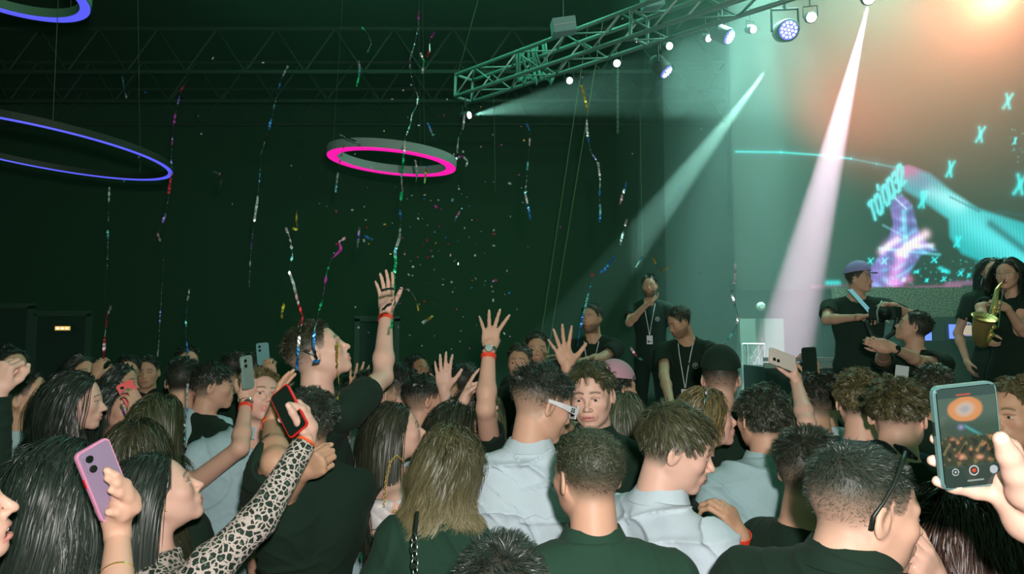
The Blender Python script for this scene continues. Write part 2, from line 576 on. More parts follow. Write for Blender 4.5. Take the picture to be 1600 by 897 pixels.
def hand_prims(Wr, D, T, s, pose, ends):
    """Wr wrist, D towards the fingers, T towards the thumb side"""
    D = D / np.linalg.norm(D); T = T - D * (T @ D); T = T / np.linalg.norm(T)
    N = np.cross(D, T)          # one of the two faces; palm sign set by pose
    L = []
    ps = pose.get('palm', 1)
    Pn = N * ps                 # direction the palm looks
    pt = lambda d, t, n=0.0: Wr + (D * d + T * t + Pn * n) * s
    R = np.stack([T, D, N], 1)
    L.append(ell_(pt(0.048, 0.0), np.array([0.040, 0.052, 0.0135]) * s, R, 0.012))
    L.append(cap_(pt(0.0, 0), pt(0.02, 0), 0.026 * s, 0.026 * s, 0.012))
    L.append(ell_(pt(0.032, 0.020, 0.010), np.array([0.016, 0.030, 0.012]) * s, R, 0.010))
    spread = pose.get('spread', 6)
    curl = pose.get('curl', (15, 20, 15))
    fl = ((0.046, 0.027, 0.021), (0.050, 0.031, 0.022), (0.047, 0.028, 0.021), (0.037, 0.022, 0.018))
    only = pose.get('curls')
    for i in range(4):
        t0 = 0.028 - 0.0188 * i
        base = pt(0.084 - 0.004 * abs(i - 1) - (0.006 if i == 3 else 0), t0)
        L.append(cap_(pt(0.02, t0 * 0.5), base, 0.012 * s, 0.0105 * s, 0.008))
        an = rad((1.5 - i) * spread)
        d = D * cos(an) + T * sin(an)
        cu = only[i] if only else curl
        p = base
        for j in range(3):
            a = rad(cu[j])
            nd = d * cos(a) + Pn * sin(a)
            Pn_i = Pn * cos(a) - d * sin(a)
            q = p + nd * fl[i][j] * s
            L.append(cap_(p, q, (0.0098 - 0.0012 * j - (0.001 if i == 3 else 0)) * s, (0.0090 - 0.0012 * j - (0.001 if i == 3 else 0)) * s, 0.004))
            p = q; d = nd
            # keep bending in the same plane
            PnS = Pn_i
            Pn_keep = PnS
            Pn = Pn_keep
        ends.append((p - d * 0.004 * s, -Pn, d))
        Pn = N * ps
    # thumb leaves the side of the palm near its base
    ta = rad(pose.get('thumb', 50)); tc = rad(pose.get('tcurl', 15)); tn = rad(pose.get('tin', 15))
    p0 = pt(0.018, 0.020, 0.004)
    d = (D * cos(ta) + T * sin(ta)) * cos(tn) + Pn * sin(tn)
    p1 = p0 + d * 0.044 * s
    L.append(cap_(p0, p1, 0.0155 * s, 0.0118 * s, 0.012))
    ta2 = ta - tc
    d2 = (D * cos(ta2) + T * sin(ta2)) * cos(tn) + Pn * sin(tn)
    p2 = p1 + d2 * 0.032 * s
    L.append(cap_(p1, p2, 0.0112 * s, 0.0100 * s, 0.005))
    ta3 = ta2 - tc
    d3 = (D * cos(ta3) + T * sin(ta3)) * cos(tn) + Pn * sin(tn)
    p3 = p2 + d3 * 0.026 * s
    L.append(cap_(p2, p3, 0.0098 * s, 0.0085 * s, 0.005))
    ends.append((p3, T * 0 - Pn, d3))
    return L


POSES = {
    'open': dict(spread=15, curl=(4, 6, 5), thumb=62, tcurl=6, tin=5),
    'wide4': dict(spread=17, curl=(4, 6, 5), thumb=25, tcurl=10, tin=60),
    'relaxed': dict(spread=4, curl=(18, 26, 18), thumb=35, tcurl=10, tin=20),
    'up': dict(spread=7, curl=(10, 14, 10), thumb=48, tcurl=8, tin=10),
    'grip': dict(spread=2, curl=(42, 52, 35), thumb=38, tcurl=20, tin=45),
    'fist': dict(spread=0, curl=(75, 90, 60), thumb=35, tcurl=35, tin=45),
    'point': dict(spread=2, curls=[(6, 8, 6), (60, 70, 50), (70, 80, 50), (75, 80, 50)], thumb=35, tcurl=25, tin=45),
    'droop': dict(spread=9, curls=[(12, 30, 15), (35, 35, 20), (45, 40, 25), (50, 40, 30)], thumb=40, tcurl=15, tin=25),
}


def uvsphere(c, R, r, nu=14, nv=10):
    vs, q, loc = [], [], []
    for i in range(nv + 1):
        th = pi * i / nv
        for j in range(nu):
            a = 2 * pi * j / nu
            l = np.array([sin(th) * cos(a), cos(th), sin(th) * sin(a)])
            loc.append(l); vs.append(c + R @ (l * r))
    for i in range(nv):
        for j in range(nu):
            q.append((i * nu + j, i * nu + (j + 1) % nu, (i + 1) * nu + (j + 1) % nu, (i + 1) * nu + j))
    return np.array(vs), q, np.array(loc)


def band(parent, name, p, ax, r, w, m, th=0.0025, flat=1.0, side=None):
    """a short open ring around a limb"""
    ax = Vector(ax).normalized()
    x = Vector(side) if side is not None else ax.orthogonal()
    x = (x - ax * x.dot(ax)).normalized(); y = ax.cross(x)
    n = 28; vs = []; fs = []
    prof = [(r, -w / 2), (r + th, -w / 2), (r + th, w / 2), (r, w / 2)]
    for (rr, h) in prof:
        for k in range(n):
            a = 2 * pi * k / n
            vs.append(Vector(p) + ax * h + (x * cos(a) + y * sin(a) * flat) * rr)
    for i in range(4):
        for k in range(n):
            fs.append((i * n + k, i * n + (k + 1) % n, ((i + 1) % 4) * n + (k + 1) % n, ((i + 1) % 4) * n + k))
    b = MB(); b.add(vs, fs)
    return b.build(name, m, parent, smooth=False)


def hair_mesh(H, R, s, st, seed, near, body=None):
    """strands of hair as narrow ribbons grown from the scalp and combed in clumps"""
    rng = np.random.default_rng(seed)
    kind = st.get('kind', 'crop')
    n = int(st.get('n', 2600) * near)
    C = np.array([0, -0.014, 0.035]); rr = np.array([0.078, 0.099, 0.087])
    u = rng.normal(size=(n * 3, 3)); u /= np.linalg.norm(u, axis=1)[:, None]
    P = C + u * rr
    zc = st.get('zcut', 0.0)
    ok = P[:, 2] > hairline(P[:, 0], P[:, 1]) + rng.normal(0, 0.003, len(P)) + 0.002
    if kind == 'crop':
        z0, z1 = st.get('fade', (-0.03, 0.05))
        prob = sstep(z0, z1, P[:, 2] - np.maximum(P[:, 1], 0) * 0.3)
        ok &= rng.random(len(P)) < prob * 1.1
    u, P = u[ok][:n], P[ok][:n]
    n = len(P)
    if n < 10: return None
    Nrm = u / rr; Nrm /= np.linalg.norm(Nrm, axis=1)[:, None]
    g = R.T @ np.array([0, 0, -1.0])
    if kind == 'crop':
        z0, z1 = st.get('fade', (-0.03, 0.05))
        lt, ls = st.get('top', 0.04) * 0.66, st.get('side', 0.008)
        w = sstep(z1 - 0.02, z1 + 0.03, P[:, 2])
        fr = 1 + st.get('fringe', 0.0) * sstep(0.0, 0.07, P[:, 1])
        L = (ls + (lt - ls) * w) * rng.uniform(0.7, 1.15, n) * fr
        seg = 6
        comb = np.array(st.get('comb', (0.0, 0.8, 0.0)))[None].repeat(n, 0)
        # whorl at the crown
        wh = np.array([0.01, -0.062, 0.10])
        rel = P - wh; tang = np.cross(Nrm, rel); tang /= np.linalg.norm(tang, axis=1)[:, None] + 1e-6
        out = rel / (np.linalg.norm(rel, axis=1)[:, None] + 1e-6)
        back = sstep(0.02, -0.06, P[:, 1])[:, None]
        comb = comb * (1 - back) + (out * 0.8 + tang * 0.5) * back
        lift = st.get('lift', 0.8)
        d = Nrm * (lift * w[:, None] + 0.35 * (1 - w[:, None])) + comb * 0.7 + rng.normal(0, 0.7 * st.get('mess', 0.25), (n, 3))
        side_dn = (1 - w)[:, None] * np.array([0, -0.25, -0.8])
        d = d + side_dn
        gr = st.get('grav', 0.10)
        infl = 0.0015
    else:
        L = st.get('len', 0.40) * rng.uniform(0.82, 1.05, n)
        seg = 16 if near > 0.45 else 10
        sx = np.where(P[:, 0] + st.get('part', 0.0) > 0, 1.0, -1.0)
        d = Nrm * 0.15 + np.stack([sx * 0.8 * sstep(-0.02, 0.05, P[:, 1]) + sx * 0.15, -0.9 * sstep(-0.09, 0.06, P[:, 1]) - 0.05, -0.2 * np.ones(n)], 1) + rng.normal(0, 0.07, (n, 3))
        gr = 0.55
        infl = None
    d /= np.linalg.norm(d, axis=1)[:, None]
    step = (L / seg)[:, None]
    thick = rng.uniform(0.001, st.get('vol', 0.022), n)
    pts = [P.copy()]
    p = P.copy()
    cf, cr = st.get('curlf', 0), st.get('curlr', 0.0)
    ph = rng.uniform(0, 2 * pi, n)
    if st.get('clump', 0.6) > 0:
        K = max(12, int(n / st.get('per', 16)))
        ck = P[rng.choice(n, K, replace=False)]
        near_i = np.argmin(((P[:, None, :] - ck[None]) ** 2).sum(-1), 1) if n * K < 4e6 else rng.integers(0, K, n)
        cph = rng.uniform(0, 2 * pi, K)
        ph = cph[near_i] + rng.normal(0, 0.4, n)
        cdir = rng.normal(0, 0.7 * st.get('cmess', 0.30), (K, 3))
        if kind == 'crop': d = d + cdir[near_i] * (0.3 + w[:, None])
        else: d = d + cdir[near_i] * 0.15
        d /= np.linalg.norm(d, axis=1)[:, None]
    for i in range(seg):
        d = d + g[None] * (gr if kind == 'crop' else gr * min(1.0, 0.35 + i * 0.25))
        if kind == 'crop' and cf: pass
        if cf:
            a = ph + cf * (i + 1) / seg * 2 * pi
            t1 = np.cross(d, np.array([0.3, 0.2, 0.9])); t1 /= np.linalg.norm(t1, axis=1)[:, None] + 1e-6
            t2 = np.cross(d, t1)
            d = d + (t1 * np.cos(a)[:, None] + t2 * np.sin(a)[:, None]) * cr
        d /= np.linalg.norm(d, axis=1)[:, None]
        p = p + d * step
        # keep outside the skull
        off = (0.002 + (thick if kind == 'long' else thick * 0.25))[:, None]
        q = (p - C) / (rr + off)
        k = np.linalg.norm(q, axis=1)[:, None]
        p = np.where(k < 1, C + q / np.maximum(k, 0.2) * (rr + off), p)
        if kind == 'long':
            # keep off the face and off the neck and shoulders
            fc = np.array([0, 0.055, -0.035]); fr_ = np.array([0.070, 0.066, 0.115])
            q = (p - fc) / fr_
            k = np.linalg.norm(q, axis=1)[:, None]
            q2 = q.copy(); q2[:, 0] += np.sign(q2[:, 0] + 1e-4) * 0.5; q2[:, 1] -= 0.3
            q2 /= np.linalg.norm(q2, axis=1)[:, None]
            p = np.where(k < 1, fc + q2 * fr_, p)
            pw = (H + (R @ (p * s).T).T)
            for (c0, r0) in (body or []):
                q = (pw - c0) / (r0 + off)
                k = np.linalg.norm(q, axis=1)[:, None]
                pw = np.where(k < 1, c0 + q / np.maximum(k, 0.2) * (r0 + off), pw)
            p = ((pw - H) @ R) / s
        pts.append(p.copy())
    A = np.stack(pts, 1)                      # n, seg+1, 3
    if st.get('clump', 0.6) > 0:
        # pull each strand towards the strand grown nearest its clump's middle
        first = np.array([np.argmin(((P - c) ** 2).sum(1)) for c in ck])
        CA = A[first][near_i]
        t = np.linspace(0, 1, seg + 1)[None, :, None]
        offr = (P - P[first][near_i])[:, None, :] * (1 - 0.75 * t)
        A = A + (CA + offr - A) * (st.get('clump', 0.6) * t ** 0.7)
    Wd = H + (A * s) @ R.T
    T_ = np.gradient(Wd, axis=1); T_ /= np.linalg.norm(T_, axis=2)[..., None] + 1e-9
    ctr = H + R @ (C * s)
    No = Wd - ctr
    if kind == 'long': No[..., 2] *= 0.15
    No = No + rng.normal(0, 0.03, (n, 1, 3))
    Sd = np.cross(T_, No); Sd /= np.linalg.norm(Sd, axis=2)[..., None] + 1e-9
    wd = 0.8 * st.get('w', 0.0022) / max(near, 0.15) ** 0.45 * s
    tp = np.linspace(0, 1, seg + 1)[None, :, None]
    wdt = wd * np.clip(L / 0.018, 0.45, 1.0)[:, None, None] * (1 - 0.75 * tp ** 2) * rng.uniform(0.6, 1.2, (n, 1, 1))
    Lf, Rt = Wd - Sd * wdt / 2, Wd + Sd * wdt / 2
    Vt = np.stack([Lf, Rt], 2).reshape(-1, 3)
    b = (np.arange(n) * (seg + 1) * 2)[:, None] + np.arange(seg)[None] * 2
    Q = np.stack([b, b + 1, b + 3, b + 2], -1).reshape(-1, 4)
    c0 = np.array(st.get('col', (0.02, 0.03, 0.02)))
    c1 = np.array(st.get('col2', tuple(c0 * 1.7)))
    mix = rng.random((n, 1, 1)) ** 1.6
    mix = mix + np.zeros((1, seg + 1, 1))
    if 'tips' in st: mix = np.clip(mix * 0.30 + tp ** 1.8 * st['tips'], 0, 1)
    cc = (c0 + (c1 - c0) * mix) * rng.uniform(0.75, 1.25, (n, 1, 1))
    cc = np.repeat(cc[:, :, None, :], 2, 2).reshape(-1, 3)
    return Vt, Q, cc


SKINS = {'a': (0.74, 0.43, 0.32), 'b': (0.68, 0.38, 0.27), 'c': (0.60, 0.34, 0.22), 'd': (0.80, 0.48, 0.38), 'e': (0.33, 0.17, 0.09)}
H_BLACK = dict(col=(0.010, 0.018, 0.013), col2=(0.030, 0.048, 0.036))
H_DARK = dict(col=(0.018, 0.024, 0.014), col2=(0.070, 0.070, 0.040))
H_BROWN = dict(col=(0.035, 0.036, 0.016), col2=(0.15, 0.125, 0.06))
H_LIGHT = dict(col=(0.08, 0.075, 0.03), col2=(0.33, 0.26, 0.13))
H_RED = dict(col=(0.030, 0.012, 0.008), col2=(0.08, 0.030, 0.018))


def S(base, **kw):
    d = dict(base); d.update(kw); return d


PEOPLE = []
CUR_SEED = [10]


def two_bone(Sh, Wt, hint, l1, l2):
    D = Wt - Sh
    L = np.linalg.norm(D)
    k = 1.0
    if L > (l1 + l2) * 0.995: k = L / ((l1 + l2) * 0.995)
    l1, l2 = l1 * k, l2 * k
    a = (l1 * l1 - l2 * l2 + L * L) / (2 * L)
    h = math.sqrt(max(l1 * l1 - a * a, 0))
    u = D / L
    m = Sh + u * a
    hv = hint - m
    hv = hv - u * (hv @ u)
    nrm = np.linalg.norm(hv)
    hv = hv / nrm if nrm > 1e-6 else np.array([0, 0, -1.0])
    return m + hv * h, k


def person(label, head, yaw, hp=0, hr=0, hyaw=None, fem=False, skin='b', hair=None, top=None, arms=None, hs=1.0, h=None,
           mouth=0.0, lean=(0, 0), group=None, wide=1.0, bottom=None, legs='trousers', glasses=None, teeth=False, eyes=None,
           near=None, beard=0.0, brow=None, fat=0.0, cap=None, extra=None, floor_z=0.0, squat=0.0, earring=False, neck=0.0):
    CUR_SEED[0] += 7
    seed = CUR_SEED[0]
    rng = np.random.default_rng(seed)
    px, py, d = head
    va = math.degrees(math.atan((px - 800) / FPX))      # headings are given as seen along the line of sight
    yaw += va
    if hyaw is not None: hyaw += va
    H = np.array(W(px, py, d))
    R = frame(yaw if hyaw is None else hyaw, hp, hr)
    B = frame(yaw)
    s = 1.0 * hs * (0.96 if fem else 1.0)
    nb = H + R @ (np.array([0, -0.022, -0.095]) * s) - np.array([0, 0, 0.055 - neck]) + B @ np.array([0, -0.012, 0])
    hb = nb[2] - floor_z
    st = hb / 1.50
    sw = (0.165 if fem else 0.188) * wide
    if h is None: h = float(np.clip(d * 0.0021, 0.0036, 0.011))
    if near is None: near = float(np.clip(1.9 / d, 0.10, 1.0))
    lean = np.array([lean[0], lean[1], 0.0])

    def TB(x, y, z):            # torso point, z for a neck base at 1.50
        p = B @ np.array([x, y, 0.0])
        f = min(max((z - 0.95) / 0.55, 0), 1)
        return np.array([nb[0], nb[1], floor_z]) + p - lean * (1 - f) + np.array([0, 0, z * st])
    root = empty('person', (float(nb[0] - lean[0]), float(nb[1] - lean[1]), floor_z), label, 'person', group)
    tw = wide * (0.90 if fem else 1.0)
    RB = B

    def torso(t, bust=True):
        L = [ell_(TB(0, 0.0, 1.26), (0.165 * tw + t, 0.105 * wide + t, 0.22), RB, 0.05),
             ell_(TB(0, 0.005, 1.06), (0.142 * tw + t, 0.100 * wide + t, 0.20), RB, 0.06),
             ell_(TB(0, 0.0, 0.92), (0.165 * wide + t, 0.112 * wide + t, 0.14), RB, 0.06)]
        for sx in (-1, 1):
            L.append(cap_(TB(sx * 0.05, -0.018, 1.455), TB(sx * (sw - 0.012), -0.005, 1.405), 0.050 + t, 0.056 + t, 0.05))
            L.append(ell_(TB(sx * 0.08, -0.03, 1.33), (0.09 + t, 0.085 + t, 0.13), RB, 0.05))
            if fem and bust: L.append(ell_(TB(sx * 0.07, 0.085, 1.24), (0.058 + t, 0.055 + t, 0.06), RB, 0.04))
        return L
    sh = {-1: TB(-sw, 0, 1.405), 1: TB(sw, 0, 1.405)}
    arms = arms or {}
    ends = []
    A = {}
    l1, l2 = 0.285 * st, 0.262 * st
    k_arm = 0.86 if fem else 1.0
    for sx, key in ((-1, 'l'), (1, 'r')):
        spec = arms.get(key)
        S0 = sh[sx]
        if spec is None:
            Wt = S0 + B @ np.array([sx * 0.07, 0.10, -0.50 * st])
            E, _ = two_bone(S0, Wt, S0 + B @ np.array([sx * 0.3, -0.3, -0.25]), l1, l2)
            spec = dict(pose='relaxed')
            Dh = (Wt - E); T = B @ np.array([0, 1.0, 0])
            palm_dir = B @ np.array([-sx, 0, 0.0])
        else:
            Wt = np.array(W(*spec['w'])) if len(spec['w']) == 3 else None
            hint = np.array(W(*spec['e'])) if 'e' in spec else S0 + np.array([0, 0, -0.4])
            if 'sh' in spec:     # the shoulder follows a raised arm
                S0 = S0 + np.array(spec['sh']); sh[sx] = S0
            E, _ = two_bone(S0, Wt, hint, l1, l2)
            Dh = np.array(W(*spec['to'])) - Wt if 'to' in spec else Wt - E
            palm_dir = np.array(spec.get('palm', (0, 1, 0)), dtype=float)
            T = None
        Dn = Dh / np.linalg.norm(Dh)
        palm_dir = palm_dir - Dn * (palm_dir @ Dn)
        palm_dir = palm_dir / (np.linalg.norm(palm_dir) + 1e-9)
        # thumb side: right hand -> D x palm, left hand -> palm x D
        T = np.cross(Dn, palm_dir) * (1 if sx == 1 else -1)
        A[sx] = dict(S=S0, E=E, W=Wt, D=Dn, T=T, P=palm_dir, spec=spec)
    body = torso(0.0)
    body.append(cap_(H + R @ (np.array([0, -0.022, -0.03]) * s), nb + B @ np.array([0, -0.012, -0.02]), (0.046 if fem else 0.055) * s * wide ** 0.5, (0.052 if fem else 0.064) * s * wide ** 0.5, 0.03))
    body += head_prims(H, R, s, fem, mouth, fat)
    for sx in (-1, 1):
        a = A[sx]
        body.append(cap_(a['S'], a['E'], 0.050 * k_arm * wide ** 0.5, 0.040 * k_arm, 0.03))
        mid = a['E'] + (a['W'] - a['E']) * 0.28
        body.append(cap_(a['E'], mid, 0.038 * k_arm, 0.042 * k_arm, 0.02))
        body.append(cap_(mid, a['W'], 0.041 * k_arm, 0.0265 * k_arm, 0.02))
        if 'chains' in a['spec']:
            for ch in a['spec']['chains']:
                pts = [np.array(W(*q[:3])) for q in ch]
                for i in range(len(pts) - 1):
                    body.append(cap_(pts[i], pts[i + 1], ch[i][3], ch[i + 1][3], 0.006))
                dd = pts[-1] - pts[-2]; dd /= np.linalg.norm(dd)
                ends.append((pts[-1], np.array([0, -1.0, 0]), dd))
        else:
            pose = dict(POSES[a['spec'].get('pose', 'relaxed')])
            N = np.cross(a['D'], a['T'])
            pose['palm'] = 1 if N @ a['P'] > 0 else -1
            body += hand_prims(a['W'], a['D'], a['T'], (0.92 if fem else 1.02) * a['spec'].get('hs', 1), pose, ends)
    V, Q = extract(body, h)
    # skin colours
    sk = np.array(SKINS[skin])
    col = np.tile(sk, (len(V), 1))
    hl = ((V - H) @ R) / s
    nr = np.linalg.norm(hl, axis=1) < 0.16
    x, y, z = hl[:, 0], hl[:, 1], hl[:, 2]

    def mixc(c, m):
        m = m[:, None]
        col[:] = col * (1 - m) + np.array(c) * m
    lipc = (sk[0] * 0.88, sk[1] * 0.55, sk[2] * 0.62)
    ml = nr * (np.abs(x) < 0.023) * (y > 0.080) * sstep(-0.0815 - mouth, -0.077 - mouth, z) * (1 - sstep(-0.058, -0.054, z))
    mixc(lipc, ml * 0.8)
    mixc((sk[0] * 0.25, sk[1] * 0.12, sk[2] * 0.12), nr * (np.abs(x) < 0.022) * (y > 0.082) * (np.abs(z + 0.0657) < (0.0022 if mouth <= 0 else mouth)) * (0.85 if mouth <= 0 else 0))  # dark line painted for the shade in the groove between the lips
    if mouth > 0: mixc((0.08, 0.02, 0.02), nr * (np.abs(x) < 0.021) * (y > 0.05) * (y < 0.092) * (np.abs(z + 0.068 + mouth * 0.3) < mouth * 0.9) * 1.0)
    hc = np.array((hair or H_DARK).get('col', (0.02, 0.03, 0.02)))
    bc = hc * 1.3 if brow is None else np.array(brow)
    zb = 0.0205 + 0.006 * np.cos((np.abs(x) - 0.028) / 0.018 * 1.2)
    mixc(bc, nr * (y > 0.045) * (np.abs(x) > 0.011) * (np.abs(x) < 0.050) * np.clip(1 - np.abs(z - zb) / (0.0035 if fem else 0.0052), 0, 1) ** 0.5 * 0.85)
    ec = (sk * np.array([0.35, 0.3, 0.3]))
    mixc(ec, nr * (y > 0.07) * (np.abs(np.abs(x) - 0.031) < 0.0165) * (np.abs(z - 0.004) < 0.0022) * 0.8)
    mixc((sk[0], sk[1] * 0.78, sk[2] * 0.78), nr * np.exp(-(((np.abs(x) - 0.045) / 0.018) ** 2 + ((z + 0.03) / 0.02) ** 2)) * (y > 0.03) * 0.35)
    if beard: mixc(hc * 1.2, nr * (y > -0.01) * sstep(-0.045, -0.06, z - 0.25 * np.maximum(0.05 - y, 0)) * beard * (1 - ml) * (z > -0.125))
    if hair is not None and hair.get('kind') != 'bald':
        sc_ = hair.get('scalp', None)
        z0, z1 = hair.get('fade', (-0.06, -0.02)) if hair.get('kind', 'crop') == 'crop' else (-0.07, -0.04)
        cov = sstep(-0.004, 0.006, z - hairline(x, y)) * nr * (np.abs(x) < 0.0825)
        lvl = sstep(z0 - 0.012, z1 + 0.005, z - np.maximum(y, 0) * 0.3)
        lv = lvl[:, None]
        sc2 = (np.array([0.085, 0.105, 0.080]) * (1 - lv) + hc * 1.3 * lv)
        mm_ = (cov * (hair.get('stub', 0.7) + (0.97 - hair.get('stub', 0.7)) * lvl) * sstep(-0.068, -0.030, z - 0.3 * np.maximum(y, 0)))[:, None]
        col[:] = col * (1 - mm_) + sc2 * mm_
    if h < 0.008:
        for (pt, nn, dd) in ends:
            rel = V - pt
            m = (np.linalg.norm(rel, axis=1) < 0.0105) & (rel @ nn > 0.0035)
            mixc((min(1, sk[0] * 1.15), sk[1] * 1.25, sk[2] * 1.3), m * 0.8)
    mkmesh('body', V, Q, M_SKIN, root, col)
    # eyes
    if eyes is None: eyes = d < 5
    if eyes:
        for sx in (-1, 1):
            c = H + R @ (np.array([sx * 0.031, 0.0795, -0.003]) * s)
            vs, q, loc = uvsphere(c, R, np.array([0.0120, 0.0115, 0.0062]) * s)
            look = np.stack([loc[:, 0] * 0.0120, loc[:, 2] * 0.0062], 1)
            rr = np.hypot(look[:, 0], look[:, 1])
            cc = np.tile(np.array([0.62, 0.58, 0.54]), (len(vs), 1))
            cc[rr < 0.0058] = (0.03, 0.025, 0.015)
            mkmesh('eye', vs, q, M_EYE, root, cc)
    if teeth:
        b = MB()
        zz = -0.0635
        for i in range(-3, 4):
            c = H + R @ (np.array([i * 0.0055, 0.094 - 0.0007 * i * i, zz - 0.002]) * s)
            b.box(c, (0.0052 * s, 0.004 * s, 0.0095 * s), Matrix([tuple(r_) for r_ in R]))
        b.build('teeth', M_TOOTH, root)
    # hair
    if hair is not None and hair.get('kind') != 'bald':
        bd = [(TB(0, -0.01, 1.30), np.array([0.20 * wide, 0.14 * wide, 0.20])), (TB(0, 0, 1.45), np.array([sw * 1.05, 0.09, 0.075])), (TB(0, 0, 1.08), np.array([0.17, 0.13, 0.22])),
              (np.array(H + R @ np.array([0, -0.02, -0.10])), np.array([0.06, 0.06, 0.09]))]
        for sx in (-1, 1):
            a = A[sx]
            for t in (0.3, 0.7): bd.append((a['S'] + (a['E'] - a['S']) * t, np.array([0.065, 0.065, 0.075])))
        r_ = hair_mesh(H, R, s, hair, seed, near, bd)
        if r_ is not None: mkmesh('hair', r_[0], r_[1], M_HAIR, root, r_[2])
    # garments
    top = top or dict(m=M_BLACK, sleeve='short')
    t = top.get('t', 0.014)
    G = torso(t)
    slv = top.get('sleeve', 'short')
    G.append(cap_(TB(0, -0.02, 1.46), TB(0, -0.015, 1.49), 0.066 * wide ** 0.5 + t * 0.3, 0.062 * wide ** 0.5 + t * 0.3, 0.03))
    for sx in (-1, 1):
        a = A[sx]
        if slv == 'none': continue
        lo_ = 0.014 if slv != 'short' else 0.020
        if slv == 'short':
            f = top.get('sl', 0.62)
            e_ = a['S'] + (a['E'] - a['S']) * f
            G.append(cap_(a['S'], a['S'] + (a['E'] - a['S']) * (f + 0.1), 0.060 * wide ** 0.5 + 0.010, 0.050 * k_arm + lo_, 0.03))
            u = (a['E'] - a['S']) / np.linalg.norm(a['E'] - a['S'])
            G.append(cyl_(e_, e_ + u * 0.2, 0.10))
            G.append(cap_(e_ - u * 0.03, e_ + u * 0.1, 0.046 * k_arm + lo_ * 0.55, 0.046 * k_arm + lo_ * 0.55, 0.0, 's'))
        else:
            G.append(cap_(a['S'], a['E'], 0.062 * wide ** 0.5, 0.050 * k_arm + 0.006, 0.03))
            u = (a['W'] - a['E']); ln = np.linalg.norm(u); u = u / ln
            cut = {'long': 0.97, 'rolled': 0.12}.get(slv, 0.95)
            G.append(cap_(a['E'], a['E'] + u * ln * min(cut + 0.05, 1.02), 0.049 * k_arm + 0.006, (0.034 if slv == 'long' else 0.047) * k_arm + 0.006, 0.02))
            e_ = a['E'] + u * ln * cut
            G.append(cyl_(e_, e_ + u * 0.25, 0.10))
            G.append(cap_(e_ - u * 0.02, e_ + u * 0.1, (0.030 if slv == 'long' else 0.045) * k_arm, (0.03 if slv == 'long' else 0.045) * k_arm, 0.0, 's'))
    nk = H + R @ (np.array([0, -0.022, -0.03]) * s)
    ax = nk - nb; ax = ax / np.linalg.norm(ax)
    nr_ = (0.056 if fem else 0.067) * s * wide ** 0.5
    if top.get('neck', 'crew') == 'wide':
        G.append(ell_(TB(0, 0.03, 1.50), (0.105, 0.10, 0.085), RB, 0.01, 's'))
    elif top.get('neck') == 'strap':
        G.append(ell_(TB(0, 0.0, 1.50), (0.125, 0.20, 0.13), RB, 0.01, 's'))
        for sx in (-1, 1): G.append(cyl_(TB(sx * (sw - 0.045), 0, 1.3), TB(sx * (sw + 0.2), 0, 1.62), 0.10))
    G.append(cyl_(nb + ax * 0.008 + B @ np.array([0, 0.0, 0]), nb + ax * 0.2, 0.13))
    G.append(cap_(nb - ax * 0.03 + B @ np.array([0, 0.006, 0]), nb + ax * 0.1, nr_, nr_, 0.004, 's'))
    G.append(cyl_(TB(0, 0, 0.5), TB(0, 0, top.get('hem', 0.84)), 0.6))
    ph = rng.uniform(0, 6, 6)
    amp = top.get('fold', 0.0035) * (2.5 if top['m'] in (M_WHITE, M_PALE) else 1.6)

    def folds(X):
        q = (X - np.array(root.location, dtype=F32)) @ B.astype(F32)
        xx, yy, zz = q[..., 0], q[..., 1], q[..., 2]
        w1 = np.sin(5.1 * zz + 7 * xx + ph[0]) + 0.6 * np.sin(9 * zz - 5 * xx + ph[1])
        a = 1 - np.abs(np.sin(15 * xx + 8 * yy + 2.0 * w1 + ph[2]))
        b = 1 - np.abs(np.sin(10 * zz + 9 * np.abs(xx) + 1.6 * w1 + ph[3]))
        c = 1 - np.abs(np.sin(24 * zz - 20 * xx * np.sign(xx + 0.02) + 2.2 * w1 + ph[4]))
        e = np.sin(7 * xx + 3 * zz + ph[5])
        m1 = np.clip(0.5 + 0.5 * np.sin(6 * zz + 4 * xx + ph[4]), 0, 1)
        return np.minimum(0.0025, -amp * (a ** 3 * 1.6 * m1 + b ** 3 * 1.3 * (1 - m1 * 0.6) + c ** 4 * 0.9 * (1 - m1) + 0.5 * e) + 0.002).astype(F32)
    gh = max(h * 1.15, 0.0055) if d < 4 else 0.014
    gV, gQ = extract(G, gh, disp=folds)
    mkmesh(top.get('name', 'shirt'), gV, gQ, top['m'], root)
    if top.get('collar'):
        # folded collar: band around the neck with a turned-down leaf
        cb = MB()
        up, fw, rt = Vector(ax), Vector(B[:, 1]), Vector(B[:, 0])
        n = 56; vs = []
        prof = [(nr_ - 0.004, -0.012), (nr_ - 0.001, 0.022), (nr_ + 0.002, 0.026), (nr_ + 0.022, -0.013), (nr_ + 0.0195, -0.016), (nr_ + 0.003, 0.014), (nr_ + 0.003, -0.012)]
        for k in range(n + 1):
            a = rad(90 + 14 + (360 - 28) * k / n)
            dv = rt * cos(a) + fw * sin(a)
            front = max(0.0, sin(a)) ** 2
            for j, (r0, z0) in enumerate(prof):
                o_ = Vector(nb) + dv * (r0 + (0.006 * front)) + up * (z0 + 0.010 - (0.022 * front if j in (3, 4) else 0.012 * front)) + fw * 0.004
                vs.append(o_)
        m_ = len(prof); fs = []
        for k in range(n):
            for j in range(m_):
                fs.append((k * m_ + j, k * m_ + (j + 1) % m_, (k + 1) * m_ + (j + 1) % m_, (k + 1) * m_ + j))
        fs.append(tuple(range(m_))); fs.append(tuple(n * m_ + j for j in range(m_))[::-1])
        cb.add(vs, fs)
        cb.build('collar', top['m'], root, smooth=False)
